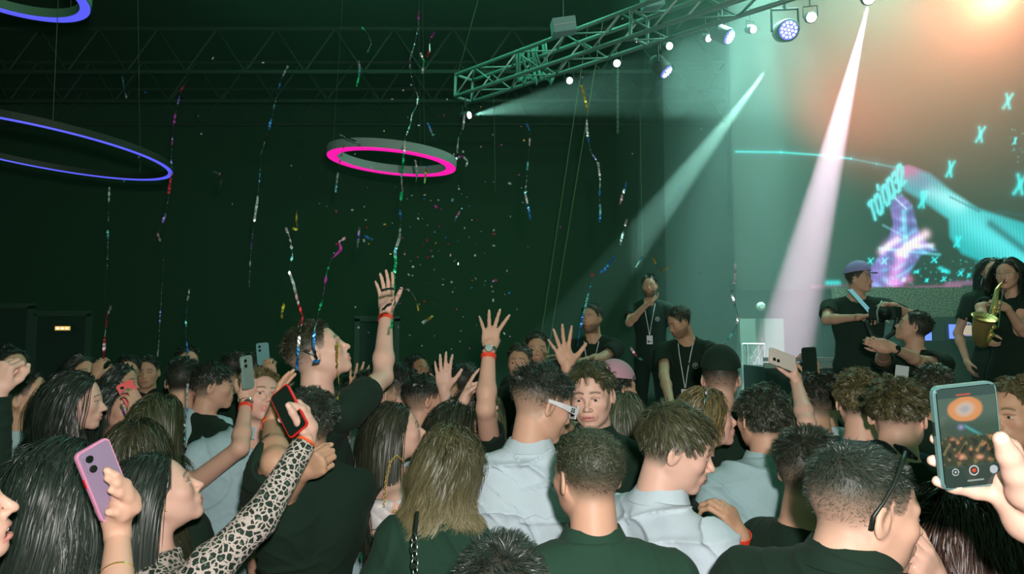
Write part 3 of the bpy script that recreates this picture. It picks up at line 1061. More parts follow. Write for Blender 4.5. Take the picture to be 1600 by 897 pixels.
        if d < 2.6 and top['m'] in (M_WHITE, M_PALE):
            yk = MB()           # yoke seam over the shoulder blades, raised stitch line
            pts = []
            for k in range(17):
                xx = -sw * 0.92 + 2 * sw * 0.92 * k / 16
                dirv = B @ np.array([0, -1.0, 0])
                # march inwards until the cloth is met
                p0 = TB(xx, -0.25, 1.335)
                dd = np.linalg.norm((gV - p0) - ((gV - p0) @ -dirv)[:, None] * -dirv, axis=1)
                near_v = gV[(dd < 0.012)]
                if len(near_v) == 0: continue
                q = near_v[np.argmax((near_v - p0) @ dirv)]
                pts.append(Vector(q) + Vector(dirv) * 0.0015)
            if len(pts) > 3:
                yk.tube(pts, 0.0016, 5)
                yk.build('yoke_seam', top['m'], root, smooth=True)
    # trousers and shoes
    hip = TB(0, 0, 0.90)
    Lg = [ell_(TB(0, 0, 0.92), (0.175 * wide, 0.125 * wide, 0.13), RB, 0.05)]
    for sx in (-1, 1):
        hj = TB(sx * 0.09, 0, 0.86)
        kn = np.array([hj[0], hj[1], floor_z]) + B @ np.array([sx * 0.02, 0.02 + squat * 0.4, 0.0]) + np.array([0, 0, 0.48 * st * (1 - squat * 0.3)])
        an = np.array([hj[0], hj[1], floor_z]) + B @ np.array([sx * 0.03, -0.02 - squat * 0.1, 0.0]) + np.array([0, 0, 0.09])
        if legs == 'trousers':
            Lg.append(cap_(hj, kn, 0.092, 0.066, 0.03)); Lg.append(cap_(kn, an, 0.066, 0.052, 0.02))
        else:
            Lg.append(cap_(hj, hj + (kn - hj) * 0.5, 0.105, 0.100, 0.03))
            lv, lq = extract([cap_(hj, kn, 0.080, 0.056, 0.02), cap_(kn, kn + (an - kn) * 0.35, 0.054, 0.056, 0.02), cap_(kn + (an - kn) * 0.35, an, 0.056, 0.036, 0.02)], max(h, 0.008))
            mkmesh('leg', lv, lq, M_SKIN, root, np.tile(sk, (len(lv), 1)))
        so = [cap_(np.array([an[0], an[1], floor_z + 0.045]), np.array([an[0], an[1], floor_z + 0.045]) + B @ np.array([sx * 0.02, 0.15, -0.010]), 0.043, 0.035, 0.02),
              cap_(an, np.array([an[0], an[1], floor_z + 0.05]), 0.045, 0.045, 0.02), pln_((0, 0, floor_z + 0.002), (0, 0, -1))]
        sv, sq = extract(so, 0.014)
        mkmesh('shoe', sv, sq, M_SHOE, root)
    tv, tq = extract(Lg, 0.016)
    mkmesh('trousers' if legs == 'trousers' else 'shorts', tv, tq, bottom or M_TROUSER, root)
    # worn things
    for sx in (-1, 1):
        a = A[sx]; sp = a['spec']
        u = a['E'] - a['W']; u = u / np.linalg.norm(u)
        if sp.get('band'):
            c = a['W'] + u * sp.get('bo', 0.028)
            band(root, 'wristband', c, u, 0.0305 * k_arm + 0.0005, 0.019, M_RED if sp['band'] is True else sp['band'])
        if sp.get('watch'):
            c = a['W'] + u * 0.004
            band(root, 'watch', c, u, 0.030 * k_arm, 0.016, M_STEEL, 0.004)
            wf = MB(); nn = Vector(-a['P'])
            wf.lathe([(0.0175, 0), (0.0185, 0.004), (0.016, 0.008)], Vector(c) + nn * 0.029, nn, 20)
            wf.build('watch_face', M_SCREENGLASS if sp['watch'] == 'dark' else M_STEEL, root)
        if sp.get('bracelet'):
            c = a['W'] + u * sp.get('bro', 0.02)
            band(root, 'bracelet', c, u, 0.032 * k_arm, 0.004, sp['bracelet'])
    if earring:
        for sx in (-1, 1):
            c = H + R @ (np.array([sx * 0.086, 0.0, -0.036]) * s)
            b = MB(); b.lathe([(0.001, -0.003), (0.003, 0), (0.001, 0.003)], c, (1, 0, 0), 10)
            b.build('earring', M_GOLD, root)
    info = dict(root=root, H=H, R=R, B=B, s=s, nb=nb, TB=TB, A=A, st=st, gV=gV, sw=sw)
    if glasses: add_glasses(info, glasses)
    if cap: add_cap(info, cap)
    PEOPLE.append(info)
    return info


def HP(i, x, y, z): return Vector(i['H'] + i['R'] @ (np.array([x, y, z]) * i['s']))


def add_glasses(i, kind):
    R = Matrix([tuple(r) for r in i['R']])
    X, Y, Z = [Vector(i['R'][:, k]) for k in range(3)]
    root = i['root']
    if kind == 'thin':
        for sx in (-1, 1):
            b = MB(); n = 20
            b.tube([HP(i, sx * 0.032 + 0.021 * cos(2 * pi * k / n), 0.101, -0.002 + 0.018 * sin(2 * pi * k / n)) for k in range(n + 1)], 0.0014, 5, False)
            b.tube([HP(i, sx * 0.053, 0.101, 0.004), HP(i, sx * 0.078, 0.06, 0.006), HP(i, sx * 0.084, -0.01, 0.008)], 0.0012, 5)
            if sx == 1: b.tube([HP(i, -0.011, 0.103, 0.002), HP(i, 0, 0.106, 0.004), HP(i, 0.011, 0.103, 0.002)], 0.0012, 5)
            b.build('glasses_frame', M_STEEL, root, smooth=True)
    elif kind == 'white':
        b = MB()
        for sx in (-1, 1):
            outer = [(-0.026, 0.020), (0.030, 0.024), (0.034, 0.010), (0.026, -0.020), (-0.018, -0.022), (-0.027, -0.006)]
            inner = [(x * 0.70, y * 0.62) for x, y in outer]
            n = 6; vs = []
            for dy in (-0.003, 0.003):
                for o_ in (outer, inner):
                    for (a, c) in o_: vs.append(HP(i, sx * (0.035 + a), 0.108 - 0.25 * max(0, 0.035 + a - 0.03) + dy, c))
            fs = []
            for k in range(n):
                k2 = (k + 1) % n
                fs += [(k, k2, n + k2, n + k), (2 * n + k, 3 * n + k, 3 * n + k2, 2 * n + k2), (k, 2 * n + k, 2 * n + k2, k2), (n + k, n + k2, 3 * n + k2, 3 * n + k)]
            b.add(vs, fs)
            # wide temple
            prof = [(0.100, 0.022, 0.0), (0.088, 0.022, -0.004), (0.03, 0.016, 0.002), (-0.025, 0.009, 0.006)]
            vs = []
            for (y, hh, zc) in prof:
                xx = 0.068 + 0.016 * min(1, (0.104 - y) / 0.05)
                for dx in (0, 0.0035):
                    for dz in (-hh / 2, hh / 2): vs.append(HP(i, sx * (xx + dx), y, zc + 0.008 + dz))
            fs = []
            for k in range(3):
                a = k * 4; c = a + 4
                fs += [(a, a + 1, c + 1, c), (a + 2, c + 2, c + 3, a + 3), (a, c, c + 2, a + 2), (a + 1, a + 3, c + 3, c + 1)]
            fs += [(0, 2, 3, 1), (12, 13, 15, 14)]
            b.add(vs, fs)
        fo_ = b.build('sunglasses_frame', M_PLWHITE, root)
        b = MB()
        for sx in (-1, 1):
            b.prism([(sx * a * 0.72, c * 0.64) for a, c in [(-0.026, 0.020), (0.030, 0.024), (0.034, 0.010), (0.026, -0.020), (-0.018, -0.022), (-0.027, -0.006)]], HP(i, sx * 0.035, 0.106, 0), X, Z, Y, 0.0015)
        b.build('sunglasses_lens', M_SCREENGLASS, root)
        # crossed-arrow mark on each temple
        for sx in (-1, 1):
            b = MB()
            c = HP(i, sx * 0.0885, 0.070, 0.005)
            for (da, db) in ((1, 1), (1, -1)):
                v = (Y * da + Z * db).normalized()
                b.tube([c - v * 0.009, c + v * 0.009], 0.0012, 5)
                w_ = (Y * da - Z * db).normalized()
                for e in (-1, 1):
                    b.tube([c + v * 0.009 * e, c + v * 0.005 * e + w_ * 0.004], 0.0011, 5)
                    b.tube([c + v * 0.009 * e, c + v * 0.005 * e - w_ * 0.004], 0.0011, 5)
            b.build('temple_mark', M_PLBLACK, root)
    elif kind == 'ontop':
        # dark sunglasses pushed up on the crown, temples running down behind the ears
        b = MB()
        for sx in (-1, 1):
            pts = [HP(i, sx * 0.058, 0.040, 0.124), HP(i, sx * 0.076, 0.022, 0.102), HP(i, sx * 0.0875, 0.000, 0.062), HP(i, sx * 0.091, -0.018, 0.032), HP(i, sx * 0.091, -0.034, 0.008), HP(i, sx * 0.089, -0.036, -0.018)]
            b.tube(pts, [0.0045, 0.004, 0.003, 0.003, 0.0038, 0.0045], 8)
            b.build('sunglasses_temple', M_PLBLACK, root, smooth=True); b = MB()
        for sx in (-1, 1):
            b = MB()
            b.prism(rrect(0.050, 0.034, 0.012), HP(i, sx * 0.032, 0.056, 0.122), X, (Y * 0.75 + Z * -0.66).normalized() * -1, (Y * 0.66 + Z * 0.75).normalized(), 0.002)
            b.build('sunglasses_lens', M_SCREENGLASS, root)


def add_cap(i, spec):
    root = i['root']
    m = spec['m']
    sgn = -1 if spec.get('back') else 1
    C = np.array([0, -0.014, 0.035])
    V, Q = [], []
    n, mm = 28, 10
    rr = np.array([0.092, 0.113, 0.105])
    for j in range(mm + 1):
        th = (pi / 2) * j / mm * 0.98
        for k in range(n):
            a = 2 * pi * k / n
            l = C + np.array([cos(a) * cos(th), sin(a) * cos(th), sin(th)]) * rr + np.array([0, 0, 0.022 - 0.012 * cos(th) * sin(a) * -sgn])
            V.append(np.array(HP(i, *l)))
    for j in range(mm):
        for k in range(n):
            Q.append((j * n + k, j * n + (k + 1) % n, (j + 1) * n + (k + 1) % n, (j + 1) * n + k))
    mkmesh('cap_crown', V, Q, m, root)
    b = MB(); vs = []
    for dz in (0, 0.004):
        for k in range(13):
            a = pi * k / 12
            vs.append(HP(i, 0.080 * cos(a), sgn * (0.075 + 0.004), 0.055 + dz) if False else HP(i, 0.080 * cos(a), sgn * (0.080 + 0.075 * sin(a)), 0.056 + dz - 0.010 * cos(a) ** 2 - 0.012 * sin(a)))
    fs = [tuple(range(13)), tuple(range(13, 26))[::-1]] + [(k, 13 + k, 13 + (k + 1) % 13, (k + 1) % 13) for k in range(13)]
    b.add(vs, fs)
    b.build('cap_brim', spec.get('m2', m), root)


def add_lanyard(i, card=True, logo=True, mcol=None):
    root = i['root']; B = i['B']; TB = i['TB']
    def surf(x, z, off=0.004):
        p0 = TB(x, 0.4, z); fwd = B[:, 1]
        gV = i['gV']
        dd = gV - p0
        al = dd @ -fwd
        ds = np.linalg.norm(dd - al[:, None] * -fwd, axis=1)
        nv = gV[(ds < 0.02)]
        if len(nv) == 0: return Vector(TB(x, 0.13, z))
        q = nv[np.argmax((nv - p0) @ fwd)]
        return Vector(TB(x, 0, z)) + Vector(fwd) * (float((q - TB(x, 0, z)) @ fwd) + off)
    if card:
        b = MB()
        for sx in (-1, 1):
            b.tube([surf(sx * 0.06, 1.46), surf(sx * 0.045, 1.38), surf(sx * 0.02, 1.25), surf(0.002 * sx, 1.14)], 0.0035, 6)
        b.build('lanyard', mcol or M_PLWHITE, root)
        b = MB(); c = surf(0, 1.09, 0.008)
        b.prism(rrect(0.062, 0.092, 0.005), c, Vector(B[:, 0]), Vector((0, 0, 1)), Vector(B[:, 1]), 0.002)
        b.build('pass_card', M_PLWHITE, root)
        b = MB()
        b.prism(rrect(0.020, 0.022, 0.004), c + Vector(B[:, 1]) * 0.0016 + Vector((0, 0, -0.018)) + Vector(B[:, 0]) * 0.012, Vector(B[:, 0]), Vector((0, 0, 1)), Vector(B[:, 1]), 0.001)
        b.prism(rrect(0.016, 0.012, 0.004), c + Vector(B[:, 1]) * 0.0016 + Vector((0, 0, -0.020)) + Vector(B[:, 0]) * -0.014, Vector(B[:, 0]), Vector((0, 0, 1)), Vector(B[:, 1]), 0.001)
        b.build('pass_print', M_PLBLACK, root)
    if logo:
        b = MB(); c = surf(-0.085, 1.30, 0.006); n = 20
        X, Z = Vector(B[:, 0]), Vector((0, 0, 1))
        b.tube([c + X * 0.022 * cos(2 * pi * k / n) + Z * 0.022 * sin(2 * pi * k / n) for k in range(n + 1)], 0.0022, 5, False)
        b.tube([c + Z * 0.013 - X * 0.007, c - Z * 0.012, c + Z * 0.013 + X * 0.007], 0.003, 5)
        b.tube([c + Z * 0.004 - X * 0.013, c - Z * 0.002 - X * 0.004], 0.002, 5)
        b.tube([c + Z * 0.004 + X * 0.013, c - Z * 0.002 + X * 0.004], 0.002, 5)
        b.build('shirt_logo', M_PLWHITE, root)


def phone(px, py, d, up_to, normal, m, label, screen=None, L=0.155, Wd=0.076, back=True, backm=None, scr_emit=None):
    """a phone centred at a place, long axis towards the picture point up_to, face normal towards the reader side"""
    c = W(px, py, d)
    Y = (W(*up_to) - c).normalized()
    N = Vector(normal); N = (N - Y * N.dot(Y)).normalized()
    X = Y.cross(N)
    root = empty('phone', c, label, 'phone')
    b = MB(); b.prism(rrect(Wd, L, 0.012), c, X, Y, N, 0.010)
    b.build('case', m, root, bevel=0.0015)
    b = MB(); b.prism(rrect(Wd - 0.007, L - 0.007, 0.009), c + N * 0.0053, X, Y, N, 0.0008)
    if back:        # the back looks at us: camera bumps
        b.build('back_plate', backm or m, root)
        k = MB()
        k.prism(rrect(0.022, 0.044, 0.009), c + N * 0.0065 + Y * (L / 2 - 0.032) + X * (-Wd / 2 + 0.020), X, Y, N, 0.0025)
        k.build('camera_plate', M_PINKBACK if backm else m, root)
        k = MB()
        for q in (-0.011, 0.011):
            k.lathe([(0.0075, 0), (0.0075, 0.003), (0.0055, 0.0032)], c + N * 0.0077 + Y * (L / 2 - 0.032 + q) + X * (-Wd / 2 + 0.020), N, 18)
        k.build('camera_lens', M_SCREENGLASS, root)
    else:
        b.build('screen', screen or M_SCREENGLASS, root)
    k = MB(); k.box(c + X * (-Wd / 2 - 0.0005) + Y * 0.012, (0.002, 0.002, 0.002), None)
    k = MB(); k.prism(rrect(0.0022, 0.020, 0.001), c - X * (Wd / 2 + 0.0004) + Y * 0.014, X, Y, N, 0.004)
    k.build('side_button', M_PLRED if backm else M_PLBLACK, root)
    return root, c, X, Y, N


# ------------------------------------------------------------------ the hall
def slab(name, c, s, m, kind='structure'):
    b = MB(); b.box(c, s)
    return tag(b.build(name, m, origin=c), kind=kind)


slab('floor', (0, 6.5, -0.1), (24, 23, 0.2), M_FLOOR)
slab('wall_back', (0, 15.1, 3.6), (24, 0.2, 7.6), M_DARKWALL)
slab('wall_left', (-11.9, 6.5, 3.6), (0.2, 17, 7.6), M_DARKWALL)
slab('wall_right', (11.9, 9.5, 3.6), (0.2, 11, 7.6), M_DARKWALL)
slab('ceiling', (0, 8.0, 7.5), (24, 14.4, 0.2), M_DARKWALL)
# ceiling trusswork of the hall, hardly visible
M_BEAM = mat('roof_steel', (0.016, 0.040, 0.022), 0.7)
for k, yy in enumerate((11.2, 12.6, 14.0)):
    b = MB()
    b.tube([(-11.5, yy, 7.25), (11.5, yy, 7.25)], 0.04)
    b.tube([(-11.5, yy, 6.5), (11.5, yy, 6.5)], 0.04)
    for q in range(-11, 12):
        b.tube([(q, yy, 7.25), (q + 0.5, yy, 6.5)], 0.018, 6); b.tube([(q + 0.5, yy, 6.5), (q + 1, yy, 7.25)], 0.018, 6)
    tag(b.build('roof_beam', M_BEAM, origin=(0, yy, 7.0)), ['steel lattice roof beam over the hall, the one nearest the stage lights', 'steel lattice roof beam over the hall, middle one of three', 'steel lattice roof beam over the hall, last before the back wall'][k], 'roof beam', 'roof beams')
# exit doorways in the back wall
M_FRAME = mat('door_frame_paint', (0.05, 0.10, 0.07), 0.7)
M_DOOR = mat('door_paint', (0.020, 0.045, 0.032), 0.7)


def doorway(px, pw, ptop, n):
    d = 14.98
    c = W(px, ptop, d); w = pw / FPX * d; hh = c.z
    o = MB(); o.box((c.x, c.y + 0.02, hh / 2), (w, 0.05, hh))
    r = tag(o.build('door_%d' % n, M_DOOR, origin=(c.x, c.y, 0)), kind='structure')
    f = MB()
    f.box((c.x - w / 2, c.y, hh / 2), (0.12, 0.10, hh)); f.box((c.x + w / 2, c.y, hh / 2), (0.12, 0.10, hh)); f.box((c.x, c.y, hh), (w + 0.12, 0.10, 0.12))
    f.build('door_frame', M_FRAME, r)
    k = MB(); k.tube([(c.x + w * 0.38, c.y - 0.04, 1.0), (c.x + w * 0.38, c.y - 0.08, 1.02), (c.x + w * 0.30, c.y - 0.08, 1.02)], 0.012, 6)
    k.build('door_handle', M_ALU, r)
    return c


doorway(98, 86, 490, 1)
doorway(590, 62, 498, 2)
doorway(20, 60, 478, 3)
# lit emergency exit sign above the left door
ex = empty('exit_sign', W(98, 513, 14.6), 'small lit yellow emergency sign glowing above the dark door', 'sign')
c = W(98, 513, 14.6)
b = MB(); b.box(c + Vector((0, 0.05, 0)), (0.42, 0.10, 0.16)); b.build('housing', M_FIX, ex)
b = MB(); b.box(c + Vector((0, -0.005, 0)), (0.32, 0.01, 0.085)); b.build('lit_face', mat('exit_face', (0.2, 0.12, 0.02), 0.5, emit=(1.0, 0.62, 0.16), estr=0.9), ex)
b = MB()
for q, w_ in ((-0.10, 0.05), (0.0, 0.06), (0.09, 0.05)):
    b.box(c + Vector((q, -0.013, 0)), (w_, 0.006, 0.03))
b.build('pictogram', mat('exit_glyph', (1, 1, 1), 0.5, emit=(1.0, 0.95, 0.75), estr=1.6), ex)

# stage
STZ = 0.85
slab('floor_stage', (6.3, 8.9, STZ / 2), (10.4, 6.4, STZ), mat('stage_deck', (0.02, 0.04, 0.03), 0.6))
# LED wall
SY = 9.6


def px_of(P):
    P = P - np.array([0, 0, CAMZ])
    f = P @ np.array(CF); u = P @ np.array(CU); r = P @ np.array(CR)
    return 800 + FPX * r / f, 448.5 - FPX * u / f


x0, x1 = (1152 - 800) / FPX * SY, 8.6
zb = 2.0 + (530 - 452) / FPX * SY * 1.0
zt = 7.32
NX, NZ = 560, 460
gx, gz = np.meshgrid(np.linspace(x0, x1, NX), np.linspace(zb, zt, NZ))
P = np.stack([gx, np.full_like(gx, SY), gz], -1).reshape(-1, 3)
qx, qy = px_of(P)
scr = np.zeros((len(P), 3)) + np.array([0.012, 0.030, 0.020])
rng = np.random.default_rng(4)


def addc(c, m): scr[:] = scr + np.array(c) * m[:, None]
def setc(c, m): scr[:] = scr * (1 - m[:, None]) + np.array(c) * m[:, None]


def segd(ax, ay, bx, by):
    t = np.clip(((qx - ax) * (bx - ax) + (qy - ay) * (by - ay)) / ((bx - ax) ** 2 + (by - ay) ** 2), 0, 1)
    return np.hypot(qx - ax - t * (bx - ax), qy - ay - t * (by - ay)), t


def poly_in(pts):
    ins = np.zeros(len(qx), bool); n = len(pts)
    for i in range(n):
        ax, ay = pts[i]; bx, by = pts[(i + 1) % n]
        c_ = ((ay > qy) != (by > qy)) & (qx < (bx - ax) * (qy - ay) / (by - ay + 1e-9) + ax)
        ins ^= c_
    return ins


def soft_poly(pts, w):
    m = poly_in(pts); dm = np.full(len(qx), 1e9)
    for i in range(len(pts)):
        dd, _ = segd(*pts[i], *pts[(i + 1) % len(pts)]); dm = np.minimum(dm, dd)
    return np.where(m, sstep(0, w, dm), 0.0)


CY = (0.02, 0.85, 0.80)
# the thin cyan line growing into the arm
path = [(1150, 237), (1220, 238), (1290, 243), (1330, 248), (1370, 256), (1400, 262)]
for a_, b_ in zip(path[:-1], path[1:]):
    dd, _ = segd(*a_, *b_); addc(CY, np.exp(-(dd / 1.6) ** 2) * (0.9 if a_[0] < 1300 else 0.35)); addc((0.03, 0.25, 0.30), np.exp(-(dd / 7) ** 2) * 0.22)
nz = lambda f, s: 0.5 + 0.5 * np.sin(qx * f + s + 2.2 * np.sin(qy * f * 0.7 + s * 2)) * np.sin(qy * f * 1.3 + 1.7 * s + 1.5 * np.sin(qx * f * 0.6))
hand = [(1392, 262), (1420, 256), (1455, 268), (1490, 296), (1530, 322), (1600, 344), (1740, 362), (1740, 520), (1620, 470), (1560, 425), (1500, 400), (1480, 372), (1478, 345), (1440, 318), (1410, 300)]
hm = soft_poly(hand, 9)
setc((0.01, 0.62, 0.62), hm * 0.95)
addc((0.0, 0.42, 0.42), soft_poly(hand, 60) * 0.5 * sstep(1420, 1520, qx))
dd, _ = segd(1490, 322, 1640, 440); addc((0.10, 0.32, 0.32), hm * np.exp(-(dd / 26) ** 2))
dd, _ = segd(1455, 300, 1500, 318); addc((0.30, 0.42, 0.42), hm * np.exp(-(dd / 12) ** 2))
dd, _ = segd(1485, 308, 1530, 330); setc((0.0, 0.10, 0.12), np.exp(-(dd / 2.2) ** 2) * 0.6)
dd, _ = segd(1548, 350, 1640, 420); setc((0.0, 0.12, 0.14), np.exp(-(dd / 7) ** 2) * 0.8)
dd, _ = segd(1560, 330, 1740, 365); setc((0.0, 0.13, 0.15), np.exp(-(dd / 3) ** 2) * 0.5)
setc((0.70, 0.12, 0.42), np.exp(-(((qx - 1418) / 20) ** 2 + ((qy - 268) / 12) ** 2)) * 0.9 * (hm > 0.02))
setc((0.22, 0.16, 0.50), np.exp(-(((qx - 1440) / 26) ** 2 + ((qy - 286) / 16) ** 2)) * 0.5 * (hm > 0.02))
# the violet figure
fig = [(1392, 306), (1410, 300), (1428, 318), (1436, 352), (1446, 372), (1470, 392), (1440, 402), (1412, 450), (1370, 452), (1345, 452), (1350, 425), (1370, 400), (1384, 378), (1392, 350), (1388, 325)]
fm = soft_poly(fig, 7)
setc((0.12, 0.13, 0.48), fm * 0.85)
addc((0.25, 0.10, 0.35), fm * nz(0.11, 1.0) * 0.9)
addc((0.05, 0.42, 0.45), fm * nz(0.17, 3.0) ** 3 * 1.1)
for (a_, b_, w_, c_, k_) in (((1378, 392), (1402, 374), 6, (0.9, 0.75, 0.85), 1.1), ((1405, 396), (1446, 366), 7, (0.95, 0.75, 0.85), 1.2), ((1420, 385), (1456, 384), 4, (0.8, 0.8, 0.9), 1.0),
                             ((1410, 400), (1392, 440), 8, (0.75, 0.25, 0.50), 0.9), ((1400, 442), (1420, 436), 6, (0.8, 0.2, 0.5), 0.8), ((1412, 330), (1416, 400), 4, (0.1, 0.7, 0.7), 0.8),
                             ((1375, 388), (1468, 398), 2.5, (0.1, 0.6, 0.65), 0.9), ((1395, 306), (1416, 326), 1.6, (0.4, 0.8, 0.9), 0.9), ((1380, 352), (1418, 372), 2, (0.2, 0.6, 0.7), 0.6),
                             ((1350, 452), (1500, 447), 3, (0.35, 0.10, 0.25), 0.7), ((1480, 444), (1530, 441), 4, (0.35, 0.12, 0.30), 0.8), ((1270, 448), (1345, 446), 3, (0.25, 0.06, 0.14), 0.5),
                             ((1293, 442), (1310, 442), 4, CY, 0.9), ((1366, 440), (1388, 380), 9, (0.25, 0.08, 0.40), 0.6)):
    dd, _ = segd(*a_, *b_); addc(c_, np.exp(-(dd / w_) ** 2) * k_)
# cyan crosses
for (cx, cy_, r_, rot) in ((1575, 158, 12, 1.1), (1532, 210, 12, 1.15), (1485, 264, 12, 1.2), (1594, 288, 16, 1.1), (1442, 312, 12, 1.25), (1496, 378, 8, 1.1), (1382, 408, -6, 0.8), (1360, 408, 6, 0.8),
                           (1460, 406, 6, 0.7), (1501, 427, 5, 0.8), (1475, 436, 4, 0.8), (1536, 412, 7, 1.0), (1432, 425, 4, 0.4), (1475, 424, 4, 0.3), (1514, 430, 3, 0.8), (1448, 438, 3, 0.8), (1412, 437, 3, 0.8), (1532, 433, 3, 0.8), (1586, 220, 5, 1.2)):
    r_ = abs(r_)
    for sgn in (1, -1):
        a_ = (cx - r_ * cos(rot + 0.25 * sgn) * sgn * 0.9, cy_ - r_ * sin(rot)); b_ = (cx + r_ * cos(rot + 0.25 * sgn) * sgn * 0.9, cy_ + r_ * sin(rot))
        dd, _ = segd(*a_, *b_); addc(CY, np.exp(-(dd / max(1.2, r_ * 0.2)) ** 2)); addc((0, 0.2, 0.2), np.exp(-(dd / (r_ * 0.5)) ** 2) * 0.4)
dd, _ = segd(1469, 419, 1482, 425); addc(CY, np.exp(-(dd / 3) ** 2))
for q in range(70):
    cx, cy_ = (1588 + rng.normal(0, 10), rng.uniform(190, 260)) if q < 14 else (rng.uniform(1390, 1540), rng.uniform(405, 446))
    addc(CY, np.exp(-(((qx - cx) ** 2 + (qy - cy_) ** 2) / 1.6)) * rng.uniform(0.2, 0.7))
# the number, written slanting up to the right: 10'0032
GL = {'1': [[(-.3, .7), (0, 1), (0, -1)], [(-.45, 1), (.35, 1)]], '0': [[(-.45, .6), (-.2, 1), (.2, 1), (.45, .6), (.45, -.6), (.2, -1), (-.2, -1), (-.45, -.6), (-.45, .6)]],
      "'": [[(0, 1.05), (-.06, .6)]], '3': [[(-.4, .8), (-.1, 1), (.25, 1), (.45, .6), (.3, .15), (0, .05), (.3, -.05), (.45, -.5), (.25, -1), (-.1, -1), (-.4, -.8)]],
      '2': [[(-.42, .6), (-.2, 1), (.2, 1), (.42, .6), (.3, .1), (-.3, -.6), (-.42, -1), (.42, -1)]]}
pos = [('1', 1364, 329), ('0', 1373, 319), ("'", 1375, 304), ('0', 1384, 305), ('0', 1392, 294), ('3', 1400, 285), ('2', 1408, 273)]
EX, EY = (6.6, -6.2), (-3.6, -13.6)
for ch, cx, cy_ in pos:
    for st_ in GL[ch]:
        pp = [(cx + a * EX[0] * 1.1 + b * EY[0], cy_ + a * EX[1] * 1.1 + b * EY[1]) for a, b in st_]
        for a_, b_ in zip(pp[:-1], pp[1:]):
            dd, _ = segd(*a_, *b_); setc((0.18, 0.95, 0.95), np.clip(np.exp(-(dd / 2.4) ** 2) * 1.25, 0, 1)); addc((0.0, 0.10, 0.10), np.exp(-(dd / 5) ** 2))
scr = np.clip(scr, 0, 1.2)
scr *= (0.88 + 0.12 * np.sin(gx.ravel() / 0.022 * 2 * pi / 2))[:, None]
ii = np.arange(NX * NZ).reshape(NZ, NX)
Qs = np.stack([ii[:-1, :-1], ii[:-1, 1:], ii[1:, 1:], ii[1:, :-1]], -1).reshape(-1, 4)
led = empty('led_wall', (4.5, SY, STZ), 'huge LED wall behind the stage showing cyan hands, crosses and a slanting number', 'led screen')
mkmesh('screen', P, Qs, mat('led_picture', (0.01, 0.02, 0.015), 0.5, eattr=True, estr=1.0), led, scr, smooth=False)
b = MB(); b.box(((x0 + x1) / 2, SY + 0.12, (zb + zt) / 2), (x1 - x0 + 0.04, 0.2, zt - zb + 0.04)); b.build('cabinet', M_FIX, led)
b = MB(); b.box(((x0 + x1) / 2, SY + 0.12, (STZ + zb) / 2), (x1 - x0, 0.15, zb - STZ - 0.04)); b.build('plinth', M_FIX, led)
# glitter-fronted riser below the screen with a black skirt
rz1 = 2.0 + (530 - 449) / FPX * 8.8; rz0 = 2.0 + (530 - 495) / FPX * 8.8


def pat_grit(t, b_):
    n = t.nodes.new('ShaderNodeTexNoise'); n.inputs['Scale'].default_value = 60; n.inputs['Detail'].default_value = 4
    tc = t.nodes.new('ShaderNodeTexCoord'); t.links.new(tc.outputs['Object'], n.inputs['Vector'])
    r = t.nodes.new('ShaderNodeValToRGB'); r.color_ramp.elements[0].position = 0.45; r.color_ramp.elements[0].color = (0.05, 0.09, 0.06, 1)
    r.color_ramp.elements[1].position = 0.66; r.color_ramp.elements[1].color = (0.42, 0.50, 0.34, 1)
    t.links.new(n.outputs[0], r.inputs[0]); t.links.new(r.outputs[0], b_.inputs['Base Color'])


dj = empty('dj_riser', (6.0, 8.8, STZ), 'black DJ riser with a glittery grey front panel below the LED wall', 'riser')
b = MB(); b.box((6.35, 8.80, (rz0 + rz1) / 2), (4.4, 0.10, rz1 - rz0)); b.build('glitter_panel', mat('grit', rough=0.7, pattern=pat_grit), dj)
b = MB(); b.box((6.35, 8.95, (rz0 + STZ) / 2), (4.4, 0.4, rz0 - STZ)); b.build('skirt', M_FIX, dj)
# DJ gear: controller with lit pads on a low table
djt = empty('dj_table', (5.9, 7.9, STZ), 'black DJ table with small lit controls behind the saxophone player', 'table')
tc_ = W(1500, 532, 7.9)
b = MB(); b.box((tc_.x + 0.3, 7.9, (STZ + tc_.z) / 2 - 0.0), (2.3, 0.5, tc_.z - STZ)); b.build('table_body', M_FIX, djt)
for nm, lst, m_, lab in (('dj_mixer', [(1508, 516, 30, 14)], mat('pad_warm', (0.4, 0.35, 0.3), 0.5, emit=(1.0, 0.80, 0.6), estr=0.5), 'small white and warm lit mixer on the DJ table'),
                         ('media_player', [(1522, 505, 22, 6), (1524, 519, 20, 12)], mat('pad_lilac', (0.3, 0.3, 0.4), 0.5, emit=(0.5, 0.5, 0.85), estr=0.5), 'pale lilac lit player beside the saxophone')):
    c0 = W(lst[0][0], lst[0][1], 7.75)
    e_ = empty(nm, c0, lab, 'dj equipment')
    for (a, bb, w_, h_) in lst:
        q = W(a, bb, 7.75); b = MB(); b.box(q, (w_ / FPX * 7.75, 0.2, h_ / FPX * 7.75)); b.build('lit_panel', m_, e_, bevel=0.01)
    b = MB()
    for q in range(6):
        cc = W(lst[0][0] - 10 + q * 4, lst[0][1] - lst[0][3] / 2 - 1, 7.66); b.lathe([(0.010, 0), (0.008, 0.02)], cc, (0, 0, 1), 10)
    b.build('knob_row', M_STEEL, e_)
